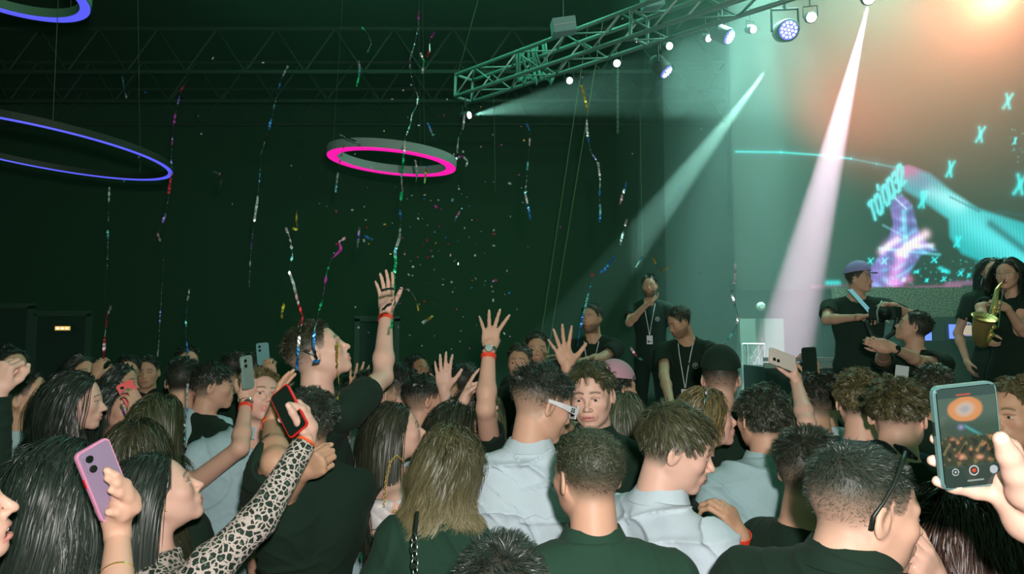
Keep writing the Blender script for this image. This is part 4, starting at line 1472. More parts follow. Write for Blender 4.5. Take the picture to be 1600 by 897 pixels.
for k, (a, bb) in enumerate(((1450, 521), (1488, 518))):
    c0 = W(a, bb, 7.7)
    e_ = empty('blue_strip_light', c0, ['small blue upright light just behind the crouching helper', 'small blue upright light by the lit mixer'][k], 'stage light')
    b = MB(); b.box(c0, (0.05, 0.05, 0.16)); b.build('lit_tube', mat('blue_tube', (0.1, 0.1, 0.5), 0.4, emit=(0.12, 0.22, 1.0), estr=1.6), e_)
    b = MB(); b.box(c0 + Vector((0.0, 0.035, -0.02)), (0.11, 0.03, 0.24)); b.build('housing', M_FIX, e_)
# flight cases at the edge of the stage
fc = empty('flight_case', W(1285, 590, 6.4), 'dark flight case with broad aluminium edges at the edge of the stage', 'case')
c0 = W(1285, 575, 6.4)
b = MB(); b.box((c0.x - 0.05, 6.7, (STZ + c0.z) / 2), (1.0, 0.6, c0.z + 0.02 - STZ)); b.build('case_body', M_FIX, fc)
for k, (yy, hh) in enumerate(((561.5, 6), (571, 8))):
    q = W(1288, yy, 6.37); b = MB(); b.box((q.x - 0.06, 6.39, q.z), (1.02, 0.03, hh / FPX * 6.4)); b.build('edge_rail', M_ALU, fc)
q = W(1318, 583, 6.37); b = MB()
for zz in (-0.04, 0, 0.04): b.box((q.x, 6.38, q.z + zz), (0.12, 0.03, 0.012))
b.box((q.x - 0.055, 6.38, q.z), (0.014, 0.03, 0.10)); b.build('latch', M_ALU, fc)
# lattice tower at the left of the screen
tw_ = empty('lattice_tower', W(1190, 600, 8.2), 'small lattice truss tower standing in the haze left of the beam', 'truss tower')
b = MB()
xs = [W(1166, 0, 8.2).x, W(1192, 0, 8.2).x]
zt_, zb_ = W(0, 538, 8.2).z, STZ
for yy in (8.18, 8.38):
    for x_ in xs: b.tube([(x_, yy, zb_), (x_, yy, zt_)], 0.018, 8)
    zz = zt_
    while zz - 0.42 > zb_:
        b.tube([(xs[0], yy, zz), (xs[1], yy, zz - 0.38)], 0.009, 6); b.tube([(xs[1], yy, zz), (xs[0], yy, zz - 0.38)], 0.009, 6); b.tube([(xs[0], yy, zz - 0.40), (xs[1], yy, zz - 0.40)], 0.012, 6)
        zz -= 0.42
    b.tube([(xs[0], yy, zt_), (xs[1], yy, zt_)], 0.014, 6)
b.build('lattice', M_ALU, tw_)
b = MB(); b.box(((xs[0] + xs[1]) / 2, 8.28, zb_ + 0.02), (0.45, 0.4, 0.04)); b.build('base_plate', M_ALU, tw_)
# grey wall panel behind it and the pale round lamp above
b = MB(); q0, q1 = W(1154, 498, 9.0), W(1222, 498, 9.0)
b.box(((q0.x + q1.x) / 2, 9.0, (q0.z + STZ) / 2), (q1.x - q0.x, 0.08, q0.z - STZ))
tag(b.build('projection_panel', mat('panel_grey', (0.16, 0.24, 0.19), 0.8), origin=(q0.x, 9, STZ)), 'plain grey upright panel standing behind the lattice tower', 'panel')
q = W(1188, 479, 8.9)
e_ = empty('wall_lamp', q, 'small round pale lamp glowing faintly above the grey panel', 'lamp')
b = MB(); b.lathe([(0.055, 0), (0.058, 0.03), (0.03, 0.06)], q, (0, -1, 0), 20); b.build('lens', mat('dimlamp', (0.3, 0.4, 0.33), 0.5, emit=(0.35, 0.6, 0.45), estr=0.10), e_)
b = MB(); b.lathe([(0.03, -0.1), (0.062, 0.0)], q, (0, -1, 0), 20); b.build('housing', M_FIX, e_)

# ------------------------------------------------------------------ lighting truss
TA = W(712, 117, 9.8)      # left end, top front chord
TBp = W(1005, 7, 7.45)
ux = (TBp - TA).normalized()
TL = (TBp - TA).length * 1.9
uz = Vector((0, 0, 1)); uz = (uz - ux * uz.dot(ux)).normalized()
uy = ux.cross(uz); uy = -uy if uy.y < 0 else uy
THW = 0.315
tr = empty('lighting_truss', TA, 'long aluminium box truss crossing above the stage with diagonal braces', 'truss')
corner = {(a, c_): TA + uy * (THW * 1.0 * a) - uz * (THW * c_) for a in (0, 1) for c_ in (0, 1)}
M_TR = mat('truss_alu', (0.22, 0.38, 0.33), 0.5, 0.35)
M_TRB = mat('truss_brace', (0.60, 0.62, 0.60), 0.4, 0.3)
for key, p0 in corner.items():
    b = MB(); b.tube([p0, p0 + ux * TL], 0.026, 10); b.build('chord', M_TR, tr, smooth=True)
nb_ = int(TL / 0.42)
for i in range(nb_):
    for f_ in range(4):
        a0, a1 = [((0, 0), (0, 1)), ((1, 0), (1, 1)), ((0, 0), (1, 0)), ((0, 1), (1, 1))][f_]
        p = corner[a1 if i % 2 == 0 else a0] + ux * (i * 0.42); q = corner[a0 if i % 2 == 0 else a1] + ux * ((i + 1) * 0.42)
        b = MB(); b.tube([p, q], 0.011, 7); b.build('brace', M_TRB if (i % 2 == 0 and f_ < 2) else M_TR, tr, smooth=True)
for s_ in (0.0, TL * 0.5):
    b = MB()
    for a0, a1 in (((0, 0), (0, 1)), ((0, 1), (1, 1)), ((1, 1), (1, 0)), ((1, 0), (0, 0))):
        b.tube([corner[a0] + ux * s_, corner[a1] + ux * s_], 0.02, 8)
    b.build('end_frame', M_TR, tr)
# hoist straps wrapped around the truss
b = MB(); rr_ = random.Random(3)
for k in range(9):
    a = 808 + k * 5.5 + rr_.uniform(-2, 2)
    z0 = 72 - (a - 808) * 0.35
    b.tube([W(a, z0 + 6, 9.0), W(a + rr_.uniform(-3, 3), z0 + 24, 8.98), W(a + 3 + rr_.uniform(-5, 5), z0 + 44 + rr_.uniform(0, 8), 9.0)], 0.018, 6)
for k in range(8):
    a = 806 + k * 7
    b.tube([W(a, 116 + 8 * sin(k), 8.95), W(a + 5, 127 + 5 * sin(k * 2), 8.9), W(a + 11, 121 - k * 0.8, 8.98)], 0.022, 6)
tag(b.build('strap_bundle', mat('strap_green', (0.10, 0.34, 0.26), 0.8), origin=W(830, 100, 9.0), smooth=True), 'bundle of pale green straps wrapped around the truss', 'straps')


def fixture(px, py, d, r, aim, kind, label):
    c = W(px, py, d)
    ax = (Vector(aim) - c).normalized()
    e_ = empty('stage_lamp', c, label, 'stage lamp', 'lamps hung from the truss')
    b = MB(); b.lathe([(r * 0.5, -r * 3.0), (r * 1.15, -r * 2.4), (r * 1.2, -0.02), (r * 1.05, 0.0)], c, ax, 24); b.build('lamp_body', M_FIX, e_, smooth=True)
    col_, st_ = {'white': ((1.0, 0.97, 0.93), 5.0), 'blue': ((0.18, 0.16, 1.0), 1.0), 'dim': ((0.2, 0.2, 0.9), 0.35)}[kind]
    b = MB(); b.lathe([(r, 0.0), (r * 0.9, 0.012), (r * 0.3, 0.018)], c, ax, 24)
    b.build('lens', mat('lens_' + kind, (0.1, 0.1, 0.2), 0.3, emit=col_, estr=st_), e_, smooth=True)
    if kind == 'blue':
        b = MB(); x_ = ax.orthogonal().normalized(); y_ = ax.cross(x_)
        for rr2, n in ((0, 1), (0.38, 6), (0.74, 12)):
            for k in range(n):
                a = 2 * pi * k / n; b.lathe([(r * 0.15, 0), (r * 0.12, 0.008)], c + ax * 0.018 + (x_ * cos(a) + y_ * sin(a)) * r * rr2, ax, 8)
        b.build('led_cells', mat('led_cell', (0.5, 0.5, 1), 0.3, emit=(0.55, 0.6, 1.0), estr=2.2), e_)
    b = MB(); s_ = ax.cross(Vector((0, 0, 1))).normalized()
    b.tube([c - ax * r * 1.3 + s_ * r * 1.4, c - ax * r * 1.3 + s_ * r * 1.4 + Vector((0, 0, r * 2.4)), c - ax * r * 1.3 - s_ * r * 1.4 + Vector((0, 0, r * 2.4)), c - ax * r * 1.3 - s_ * r * 1.4], r * 0.16, 6)
    b.tube([c - ax * r * 1.3 + Vector((0, 0, r * 2.4)), c - ax * r * 1.3 + Vector((0, 0, r * 2.4 + 0.16))], r * 0.2, 6)
    b.build('yoke', M_FIX, e_)
    return e_


AUD = (1.5, 0.0, 2.0)
fixture(733, 180, 9.6, 0.050, (3.5, 7.0, 5.0), 'white', 'small white spot lamp alone at the left end of the truss, throwing a thin beam')
fixture(890, 126, 9.0, 0.042, AUD, 'white', 'small round white spot lamp next right of the green strap bundle')
fixture(964, 99, 8.8, 0.045, AUD, 'white', 'small white spot lamp above the hanging chain')
fixture(1046, 72, 8.5, 0.045, (4, 2, 3), 'white', 'small white spot lamp just above a tilted blue lamp')
fixture(1107, 60, 8.3, 0.042, (5, 4, 3), 'white', 'white spot lamp seen almost edge-on beside the blue fan-shaped lamp')
fixture(1177, 46, 8.1, 0.042, (5, 3, 3), 'white', 'white spot lamp left of the round blue LED lamp')
fixture(1268, 27, 7.8, 0.055, AUD, 'white', 'white spot lamp in the orange glow')
fixture(1232, 47, 7.7, 0.105, (2.2, 0, 2.5), 'blue', 'big oval blue LED lamp with many cells')
fixture(1139, 58, 8.0, 0.085, (5.6, 5.2, 2.6), 'blue', 'blue lamp turned away showing a fan-shaped rim')
fixture(1041, 112, 8.2, 0.085, (4.2, 7.0, 2.4), 'blue', 'slim blue LED lamp seen nearly edge-on')
fixture(1358, -2, 7.6, 0.06, AUD, 'white', 'bright white lamp at the top of the main beam')
# ceiling loudspeaker boxes
for k, (px, py, d, w_, h_, dd_) in enumerate(((880, 42, 8.0, 0.27, 0.16, 0.3), (1019, 2, 7.6, 0.22, 0.16, 0.25))):
    c = W(px, py, d)
    e_ = empty('hanging_speaker', c, ['grey-blue box hanging above the truss straps', 'grey-blue box cut by the top of the picture'][k], 'speaker')
    R_ = Matrix.Rotation(rad(-8), 3, 'Y') @ Matrix.Rotation(rad(12), 3, 'X')
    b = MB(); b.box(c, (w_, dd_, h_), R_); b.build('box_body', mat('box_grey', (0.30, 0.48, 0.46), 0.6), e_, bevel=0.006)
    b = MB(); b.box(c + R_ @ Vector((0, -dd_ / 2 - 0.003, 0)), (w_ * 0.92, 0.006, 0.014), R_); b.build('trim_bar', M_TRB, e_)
    b = MB(); b.tube([c + Vector((0, 0, h_ / 2)), Vector((c.x, c.y, 7.4))], 0.008, 6); b.build('hanger', M_FIX, e_)
# hanging cables, chain
for k, (p, q, r_) in enumerate((((908, 110, 8.6), (843, 540, 8.6), 0.006), ((930, 105, 8.6), (858, 540, 8.6), 0.006), ((1001, 240, 8.9), (1004, 420, 8.9), 0.003), ((747, 0, 9.2), (714, 120, 9.6), 0.004), ((772, 168, 8.4), (774, 300, 8.4), 0.003))):
    P0, P1 = W(*p), W(*q)
    P1 = Vector((P1.x, P1.y, max(P1.z, 0.2)))
    if k < 2: P1 = P1 + (P1 - P0).normalized() * 1.0
    b = MB(); b.tube([P0 + (P0 - P1).normalized() * 0.6, P0, P1], r_, 6)
    tag(b.build('cable', mat('rope', (0.09, 0.16, 0.06), 0.8), origin=P0), ['taut rope slanting down, the left one of the pair under the truss', 'taut rope slanting down, the right one of the pair under the truss', 'thin thread hanging before the second beam', 'thin cable above the left end of the truss', 'thin thread right of the small white lamp'][k], 'rope')
b = MB()
for k in range(26):
    c = W(965, 108 + k * 3.9, 8.6)
    n = 10; s_ = 0.02
    X_ = Vector((1, 0, 0)) if k % 2 else Vector((0, 1, 0))
    b.tube([c + X_ * s_ * 0.6 * cos(2 * pi * j / n) + Vector((0, 0, 1)) * s_ * 1.2 * sin(2 * pi * j / n) for j in range(n + 1)], 0.005, 5, False)
tag(b.build('hoist_chain', mat('chain_metal', (0.12, 0.18, 0.12), 0.5, 0.5), origin=W(965, 108, 8.6)), 'hoist chain hanging below the small white spot lamp', 'chain')


# ------------------------------------------------------------------ hanging ring lights
def ring_light(px, py, d, R_o, R_i, th, tilt, emc, label, side, topz=7.38):
    c = W(px, py, d)
    e_ = empty('ring_light', c, label, 'ring light', 'hanging ring lights')
    M = Matrix.Rotation(rad(tilt[0]), 3, 'Y') @ Matrix.Rotation(rad(tilt[1]), 3, 'X')
    n = 96
    def ringmesh(prof, name, m):
        vs, fs = [], []; k_ = len(prof)
        for i in range(n):
            a = 2 * pi * i / n
            for (r, z) in prof: vs.append(c + M @ Vector((r * cos(a), r * sin(a), z)))
        for i in range(n):
            for j in range(k_):
                fs.append((i * k_ + j, i * k_ + (j + 1) % k_, ((i + 1) % n) * k_ + (j + 1) % k_, ((i + 1) % n) * k_ + j))
        b = MB(); b.add(vs, fs); return b.build(name, m, e_, smooth=False)
    ringmesh([(R_i, 0), (R_i, th), (R_o, th), (R_o, 0)], 'ring_body', mat('ring_' + side, {'grey': (0.30, 0.42, 0.38), 'dark': (0.012, 0.03, 0.014), 'green': (0.10, 0.26, 0.15)}[side], 0.6))
    w_ = 0.006
    ringmesh([(R_i + w_, -0.001), (R_o - w_, -0.001), (R_o - w_, -0.010), (R_i + w_, -0.010)], 'lit_diffuser', mat('ring_glow_' + ('m' if emc[1] < 0.05 else 'b'), (0.1, 0.1, 0.1), 0.5, emit=emc, estr=1.0))
    for k in range(3):
        a = rad(70 + 120 * k)
        p = c + M @ Vector(((R_o + R_i) / 2 * cos(a), (R_o + R_i) / 2 * sin(a), th))
        b = MB(); b.tube([p, Vector((p.x + (c.x - p.x) * 0.25, p.y + (c.y - p.y) * 0.25, topz))], 0.0025, 5); b.build('suspension_wire', mat('wire', (0.06, 0.10, 0.07), 0.6), e_)
    return e_


ring_light(613, 254, 7.0, 0.655, 0.545, 0.085, (4.5, 2.5), (1.0, 0.004, 0.42), 'magenta lit hanging ring light with a grey rim tangled in foil streamers', 'grey')
ring_light(58, 232, 5.6, 1.01, 0.965, 0.05, (6.0, 0.0), (0.10, 0.11, 0.95), 'thin violet-blue lit hanging ring light left of the magenta one', 'dark')
ring_light(8, -20, 5.0, 0.54, 0.46, 0.07, (4, 0), (0.10, 0.11, 0.95), 'violet-blue hanging ring light cut by the top corner of the picture', 'green')


# ------------------------------------------------------------------ the crowd, front to back
CB = lambda m, **k: dict(dict(m=m, sleeve='short'), **k)
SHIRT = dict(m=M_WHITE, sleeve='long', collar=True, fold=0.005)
TOCAM = (0, -1, 0)
AWAY = (0, 1, 0)

# laughing woman cut by the left edge
person('laughing person cut by the left edge of the picture, teeth showing', (-98, 802, 1.22), 96, hp=14, fem=True, skin='d', hair=S(H_DARK, kind='long', len=0.35, n=2500, w=0.003),
       top=CB(M_BLACK, neck='wide'), mouth=0.011, teeth=True, near=0.9)
# dark-haired woman holding up the pink phone
PB = person('person with loose dark hair and bare shoulder holding up the pink phone', (98, 764, 1.60), 62, hp=-2, hs=0.95, fem=True, skin='a', earring=True,
            hair=S(H_BLACK, kind='long', len=0.40, n=4200, w=0.0028, curlf=1.2, curlr=0.12, vol=0.016, part=0.02), top=CB(M_BLACK, sleeve='none', neck='strap'),
            arms={'r': dict(w=(184, 838, 1.42), e=(150, 1250, 1.05), palm=(-0.6, 0.8, 0), bracelet=M_GOLD, bro=0.10, sh=(0.02, -0.06, 0.0), hs=1.0,
                            chains=[[(184, 838, 1.42, 0.026), (182, 812, 1.42, 0.027), (190, 795, 1.41, 0.026), (192, 775, 1.41, 0.022)],
                                    [(186, 812, 1.43, 0.020), (206, 775, 1.42, 0.012), (196, 757, 1.40, 0.0105), (180, 744, 1.375, 0.0085), (167, 735, 1.37, 0.0075)],
                                    [(190, 805, 1.43, 0.018), (210, 783, 1.42, 0.012), (198, 768, 1.40, 0.0105), (182, 756, 1.375, 0.0085), (168, 747, 1.37, 0.0075)],
                                    [(190, 808, 1.43, 0.018), (211, 794, 1.42, 0.012), (200, 778, 1.40, 0.0105), (186, 771, 1.38, 0.0085), (174, 766, 1.37, 0.0075)],
                                    [(178, 815, 1.42, 0.020), (160, 795, 1.43, 0.014), (158, 775, 1.44, 0.0115), (156, 757, 1.45, 0.009)],
                                    [(186, 818, 1.42, 0.018), (192, 806, 1.40, 0.011), (182, 800, 1.385, 0.0095), (170, 800, 1.38, 0.008)]])})
# woman in the leopard blouse with the red phone
PC = person('person in a leopard print blouse with long straight dark hair filming with a raised arm', (247, 774, 1.86), 84, hp=25, hr=-4, fem=True, skin='d', earring=True, hs=0.97,
            hair=S(H_BLACK, kind='long', len=0.44, n=4200, w=0.0026, vol=0.02, clump=0.4), top=dict(m=M_LEO, sleeve='long', name='blouse', fold=0.004), brow=(0.03, 0.03, 0.02),
            arms={'r': dict(w=(478, 690, 1.98), e=(420, 825, 1.80), to=(462, 650, 2.0), palm=(-0.8, -0.2, 0.1), band=mat('orange_paper', (0.95, 0.13, 0.03), 0.5), bo=0.010, sh=(0.02, -0.02, 0.0),
                            chains=[[(480, 690, 2.02, 0.025), (482, 668, 2.02, 0.027), (476, 655, 2.01, 0.024)],
                                    [(482, 672, 2.02, 0.018), (472, 640, 2.0, 0.0125), (462, 636, 1.99, 0.011), (452, 632, 1.98, 0.009)],
                                    [(482, 672, 2.03, 0.018), (478, 640, 2.02, 0.012), (466, 630, 2.03, 0.011), (452, 636, 2.04, 0.009)],
                                    [(480, 672, 2.03, 0.018), (462, 652, 2.05, 0.012), (448, 650, 2.06, 0.010), (438, 648, 2.06, 0.0085)],
                                    [(478, 676, 2.03, 0.018), (460, 664, 2.05, 0.012), (448, 660, 2.06, 0.010), (438, 656, 2.06, 0.0085)],
                                    [(478, 678, 2.0, 0.017), (466, 660, 1.98, 0.012), (457, 645, 1.97, 0.0105), (450, 633, 1.965, 0.0085)]])})
person('person seen from behind with brown hair and a gold streamer on the crown', (212, 716, 2.25), 10, hp=-4, fem=True, skin='b', hair=S(H_DARK, kind='long', len=0.36, n=2800, w=0.003, col2=(0.09, 0.085, 0.04)), top=CB(M_BLACK))
# front row from behind
person('person at the bottom edge with spiky black hair, only the top of the head showing', (785, 938, 1.33), 15, skin='b', hair=S(H_BLACK, top=0.032, side=0.020, fade=(-0.06, 0.0), n=6500, w=0.0016, col2=(0.06, 0.075, 0.062), lift=0.9, mess=0.22), top=CB(M_BLACK), near=1)
PX = person('person in a dark suit jacket, short fade haircut, seen from behind in the front row', (918, 745, 1.66), -12, hyaw=-32, skin='b', hs=0.93,
            hair=S(H_DARK, top=0.040, side=0.006, fade=(-0.055, 0.035), n=8500, w=0.0014, mess=0.25, cmess=0.35, lift=0.35, col=(0.020, 0.030, 0.018), col2=(0.12, 0.125, 0.07), stub=0.35), top=dict(m=M_DKGREEN, sleeve='long', collar=True, t=0.018, name='jacket', fold=0.002))
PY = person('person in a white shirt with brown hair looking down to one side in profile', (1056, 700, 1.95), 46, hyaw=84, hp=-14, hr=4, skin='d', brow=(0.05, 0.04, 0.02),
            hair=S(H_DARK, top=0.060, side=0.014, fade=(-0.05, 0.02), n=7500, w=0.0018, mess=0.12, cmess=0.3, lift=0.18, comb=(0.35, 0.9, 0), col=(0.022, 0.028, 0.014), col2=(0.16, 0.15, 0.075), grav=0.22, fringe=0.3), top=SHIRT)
PAF = person('big person in a black shirt, skin fade, dark sunglasses pushed up on the head', (1350, 796, 1.30), 24, hyaw=60, hp=-6, neck=0.055, skin='a', wide=1.14, fat=0.008, hs=0.97,
             hair=S(H_BLACK, top=0.030, side=0.003, fade=(-0.035, 0.055), n=6000, w=0.0014, mess=0.25, cmess=0.25, lift=0.25, comb=(0.1, 0.9, 0), col=(0.014, 0.024, 0.017), col2=(0.075, 0.10, 0.08), stub=0.28), top=dict(m=M_BLACK, sleeve='long', collar=True, fold=0.003), near=1)
add_glasses(PAF, 'ontop')
person('person in black T-shirt with thin necklace, head half behind the one with sunglasses', (1266, 738, 1.98), 50, hyaw=28, skin='b', hair=S(H_BLACK, top=0.045, side=0.006, fade=(-0.03, 0.05), n=5000, w=0.0018, mess=0.3, col2=(0.05, 0.05, 0.03)),
       top=CB(M_BLACK))
PV = person('person with dark reddish hair in the lower corner beneath the raised phone', (1492, 850, 1.65), 20, fem=True, skin='c', hair=S(H_RED, kind='long', len=0.42, n=3500, w=0.003, curlf=1.5, curlr=0.12, vol=0.04), top=CB(M_BLACK))
PV2 = person('person with dark curly hair at the edge beneath the raised phone', (1590, 862, 1.8), -20, fem=True, skin='c', hair=S(H_RED, kind='long', len=0.30, n=3500, w=0.003, curlf=2.5, curlr=0.5, vol=0.05, col=(0.02, 0.012, 0.008)), top=CB(M_BLACK))
person('person hidden in front of the big one, two pale hands on the black shirt', (1352, 806, 1.72), 178, skin='d', hs=0.9, hair=S(H_BLACK, n=600, top=0.01), top=CB(M_BLACK, sleeve='long'), h=0.005,
       arms={'r': dict(w=(1278, 872, 1.42), e=(1260, 1000, 1.6), to=(1215, 884, 1.22), palm=(0, 0.1, -1), pose='relaxed'),
             'l': dict(w=(1462, 912, 1.42), e=(1480, 1050, 1.5), to=(1424, 850, 1.36), palm=(-0.4, 1, 0), pose='relaxed')})
# woman with the long wavy hair and chain strap
PR = person('person with long wavy brown hair, dark green top and a silver chain strap', (702, 722, 2.25), 4, fem=True, skin='c', wide=0.98,
            hair=S(H_BROWN, kind='long', len=0.29, n=6000, w=0.0026, curlf=2.2, curlr=0.30, vol=0.018, tips=0.9, clump=0.7, col=(0.030, 0.036, 0.014), col2=(0.32, 0.27, 0.14)), top=dict(m=M_DKGREEN, sleeve='short', fold=0.005, neck='wide'))
# curly white-shirt guy with the white sunglasses
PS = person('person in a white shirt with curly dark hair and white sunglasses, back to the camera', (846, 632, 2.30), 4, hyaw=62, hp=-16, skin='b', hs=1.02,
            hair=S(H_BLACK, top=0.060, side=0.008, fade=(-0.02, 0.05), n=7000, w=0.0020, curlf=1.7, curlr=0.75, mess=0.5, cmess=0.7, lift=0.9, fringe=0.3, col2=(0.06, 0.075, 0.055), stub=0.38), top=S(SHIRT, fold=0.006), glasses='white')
# the one facing us
PT = person('person facing the camera in a black shirt with a tousled fringe', (924, 618, 2.60), 196, hyaw=190, hp=-6, hr=3, skin='d', hs=1.0, brow=(0.04, 0.035, 0.015), h=0.0042,
            hair=S(H_BROWN, top=0.065, side=0.012, fade=(-0.02, 0.04), n=7000, w=0.0022, curlf=1.2, curlr=0.45, mess=0.45, cmess=0.7, lift=0.75, fringe=0.25, comb=(0.1, 0.9, 0), col=(0.022, 0.030, 0.014), col2=(0.14, 0.12, 0.05), grav=0.2),
            top=dict(m=M_BLACK, sleeve='short', collar=True, sl=0.55))
person('person hidden behind the curly head, one arm raised, steel watch and red wristband', (842, 640, 3.05), 8, skin='a', hair=S(H_BLACK, top=0.03, n=1500, w=0.004), top=CB(M_BLACK, sl=0.55),
       arms={'l': dict(w=(764, 545, 3.0), e=(735, 660, 2.5), to=(772, 488, 3.05), palm=AWAY, pose='wide4', band=True, watch=True, bo=0.036, sh=(-0.02, 0.03, 0.05))})
# tall one reaching for the streamers
PM = person('tall person in a black T-shirt, head tilted back, one arm stretched to a streamer', (496, 552, 2.66), 78, hyaw=92, hp=29, skin='d', hs=1.03,
            hair=S(H_DARK, top=0.035, side=0.004, fade=(-0.02, 0.05), n=5000, w=0.0019, mess=0.3, lift=0.4, comb=(0, 0.8, 0), col2=(0.09, 0.10, 0.05), stub=0.3),
            top=CB(M_BLACK, sl=0.55), mouth=0.003,
            arms={'r': dict(w=(603, 490, 2.95), e=(612, 580, 2.85), to=(605, 430, 3.0), palm=(-0.4, -1, 0), pose='up', band=True, sh=(0.06, -0.04, 0.06))})
# the one holding his head in front of him
PN = person('person in a loose black top with dark wavy hair gripping the back of the head', (482, 662, 2.38), -20, hyaw=-25, hp=10, skin='c', hs=1.0,
            hair=S(H_BLACK, top=0.045, side=0.010, fade=(-0.04, 0.03), n=6000, w=0.0020, curlf=1.2, curlr=0.5, mess=0.4, col2=(0.07, 0.09, 0.065), stub=0.4), wide=0.9, top=dict(m=M_BLACK, sleeve='short', t=0.014, fold=0.006, sl=0.93),
            arms={'l': dict(w=(424, 660, 2.3), e=(418, 730, 2.2), to=(434, 622, 2.32), palm=(1, 0, 0), pose='up', band=mat('orange_paper'), bo=0.015),
                  'r': dict(w=(474, 738, 2.15), e=(360, 840, 2.3), to=(500, 722, 2.12), palm=(0, 1, 0), pose='fist')})
person('person in pale clothes standing just behind the black top with only the back showing', (520, 655, 2.75), 20, skin='b', hair=S(H_BLACK, top=0.03, n=1500), top=CB(M_PALE, sleeve='short'), bottom=M_LIGHTTR)
# white T-shirt fade
person('person in a white T-shirt with skin fade, just behind the tall one with raised arm', (588, 618, 3.25), 28, hyaw=48, skin='b', hair=S(H_BLACK, top=0.050, side=0.003, fade=(-0.005, 0.06), n=5000, w=0.0024, curlf=1.2, curlr=0.4, mess=0.4, col2=(0.04, 0.045, 0.03), stub=0.25), top=CB(M_PALE, fold=0.005))
PQ = person('person with very long dark hair carrying a white quilted bag on a bare arm', (620, 676, 2.72), 84, hp=14, fem=True, skin='d', hair=S(H_DARK, kind='long', len=0.50, n=4000, w=0.0030, vol=0.02, col2=(0.05, 0.055, 0.028)), top=CB(M_BLACK, sleeve='none', neck='strap'), mouth=0.003,
            arms={'r': dict(w=(660, 800, 2.55), e=(618, 810, 2.55), to=(680, 780, 2.55), palm=(0, 0, 1), pose='relaxed', sh=(0.0, -0.03, 0.0)),
                  'l': dict(w=(725, 625, 3.1), e=(688, 700, 3.0), to=(738, 600, 3.15), palm=(0.6, -0.5, -0.3), pose='point')})
person('person with a headband-like parted dark hair behind the long wavy hair', (712, 674, 2.95), 60, fem=True, skin='b', hair=S(H_DARK, kind='long', len=0.34, n=2800, w=0.0032, col2=(0.05, 0.06, 0.035)), top=CB(M_BLACK))
# right of centre
person('person in a pale shirt with a dark rounded haircut seen from behind', (1190, 655, 2.62), -25, hyaw=-32, skin='b', hair=S(H_BLACK, top=0.050, side=0.024, fade=(-0.06, -0.01), n=6500, w=0.0024, mess=0.3, cmess=0.5, curlf=0.8, curlr=0.25, col2=(0.06, 0.065, 0.035), lift=0.5), top=dict(m=M_PALE, sleeve='long', collar=True, fold=0.005), wide=1.08,
       arms={'r': dict(w=(1128, 812, 2.2), e=(1150, 900, 2.3), to=(1136, 800, 2.15), palm=(0, 1, 0), pose='fist')} if False else None)
PZ2 = person('person in black long sleeves, hand with red wristband before the pale shirt', (1066, 712, 2.6), 60, skin='c', hair=S(H_DARK, top=0.04, side=0.01, n=2500), top=dict(m=M_BLACK, sleeve='long'),
             arms={'r': dict(w=(1156, 838, 2.05), e=(1180, 1100, 2.1), to=(1136, 798, 2.05), palm=(-0.7, 0.6, 0), pose='grip', band=True, bo=0.0)})
person('person with golden brown curls and a navy shirt seen from behind', (1343, 628, 2.72), 5, hyaw=-8, skin='a', hair=S(H_BROWN, top=0.060, side=0.020, fade=(-0.05, 0.02), n=6500, w=0.0026, curlf=1.5, curlr=0.7, mess=0.5, cmess=0.7, lift=0.8, col=(0.03, 0.034, 0.014), col2=(0.26, 0.21, 0.09)), top=dict(m=M_NAVY, sleeve='short', t=0.014))
person('person with a thick brown mop of hair, shaved neck and black T-shirt seen from behind', (1404, 650, 2.28), 2, hyaw=14, skin='a', hair=S(H_BROWN, top=0.058, side=0.010, fade=(-0.015, 0.015), n=7500, w=0.0022, curlf=1.3, curlr=0.5, mess=0.4, cmess=0.6, lift=0.7, col=(0.022, 0.026, 0.010), col2=(0.15, 0.125, 0.05), stub=0.25), top=CB(M_BLACK))
person('smiling person with fair curly hair half hidden by the raised phone', (1590, 648, 2.35), 205, hp=0, hyaw=214, skin='c', mouth=0.004, teeth=True, hair=S(H_BROWN, top=0.055, side=0.015, n=5000, w=0.0024, curlf=1.6, curlr=0.6, mess=0.4, col=(0.05, 0.05, 0.02), col2=(0.28, 0.22, 0.10)), top=CB(M_PALE))
PAA = person('person with straight fair-brown hair holding a white phone up with a braceleted arm', (1228, 668, 3.0), 25, fem=True, skin='d', hair=S(H_BROWN, kind='long', len=0.40, n=3000, w=0.0036, col=(0.03, 0.04, 0.02), col2=(0.14, 0.15, 0.08)), top=CB(M_BLACK, sleeve='none'),
             arms={'r': dict(w=(1244, 596, 2.95), e=(1266, 700, 2.3), to=(1240, 565, 2.95), palm=(-0.9, 0.3, 0), pose='grip', bracelet=M_STEEL, bro=0.005, sh=(0, 0, 0.06))})
person('person with dark hair in left-turned profile, black T-shirt with a printed shoulder', (1268, 628, 3.15), -35, hyaw=-70, hp=8, skin='c', hair=S(H_BLACK, top=0.055, side=0.012, fade=(-0.03, 0.04), n=4500, w=0.0030, curlf=1.4, curlr=0.5, mess=0.4, col2=(0.05, 0.04, 0.02)), top=CB(M_BLACK))
person('person in a black T-shirt and dark cap with a pale neck seen from behind', (1126, 592, 3.2), 0, skin='a', hair=S(H_BLACK, top=0.012, side=0.005, fade=(-0.03, 0.04), n=2500, stub=0.4), top=CB(M_BLACK), cap=dict(m=M_BLACK))
person('person with tied-back fair hair and upturned face in profile', (1106, 655, 2.75), 70, hp=8, hyaw=78, fem=True, skin='d', hair=S(H_LIGHT, kind='long', len=0.14, n=3500, w=0.0034, curlf=1.0, curlr=0.2, col=(0.06, 0.06, 0.025), col2=(0.36, 0.27, 0.12)), top=CB(M_BLACK))
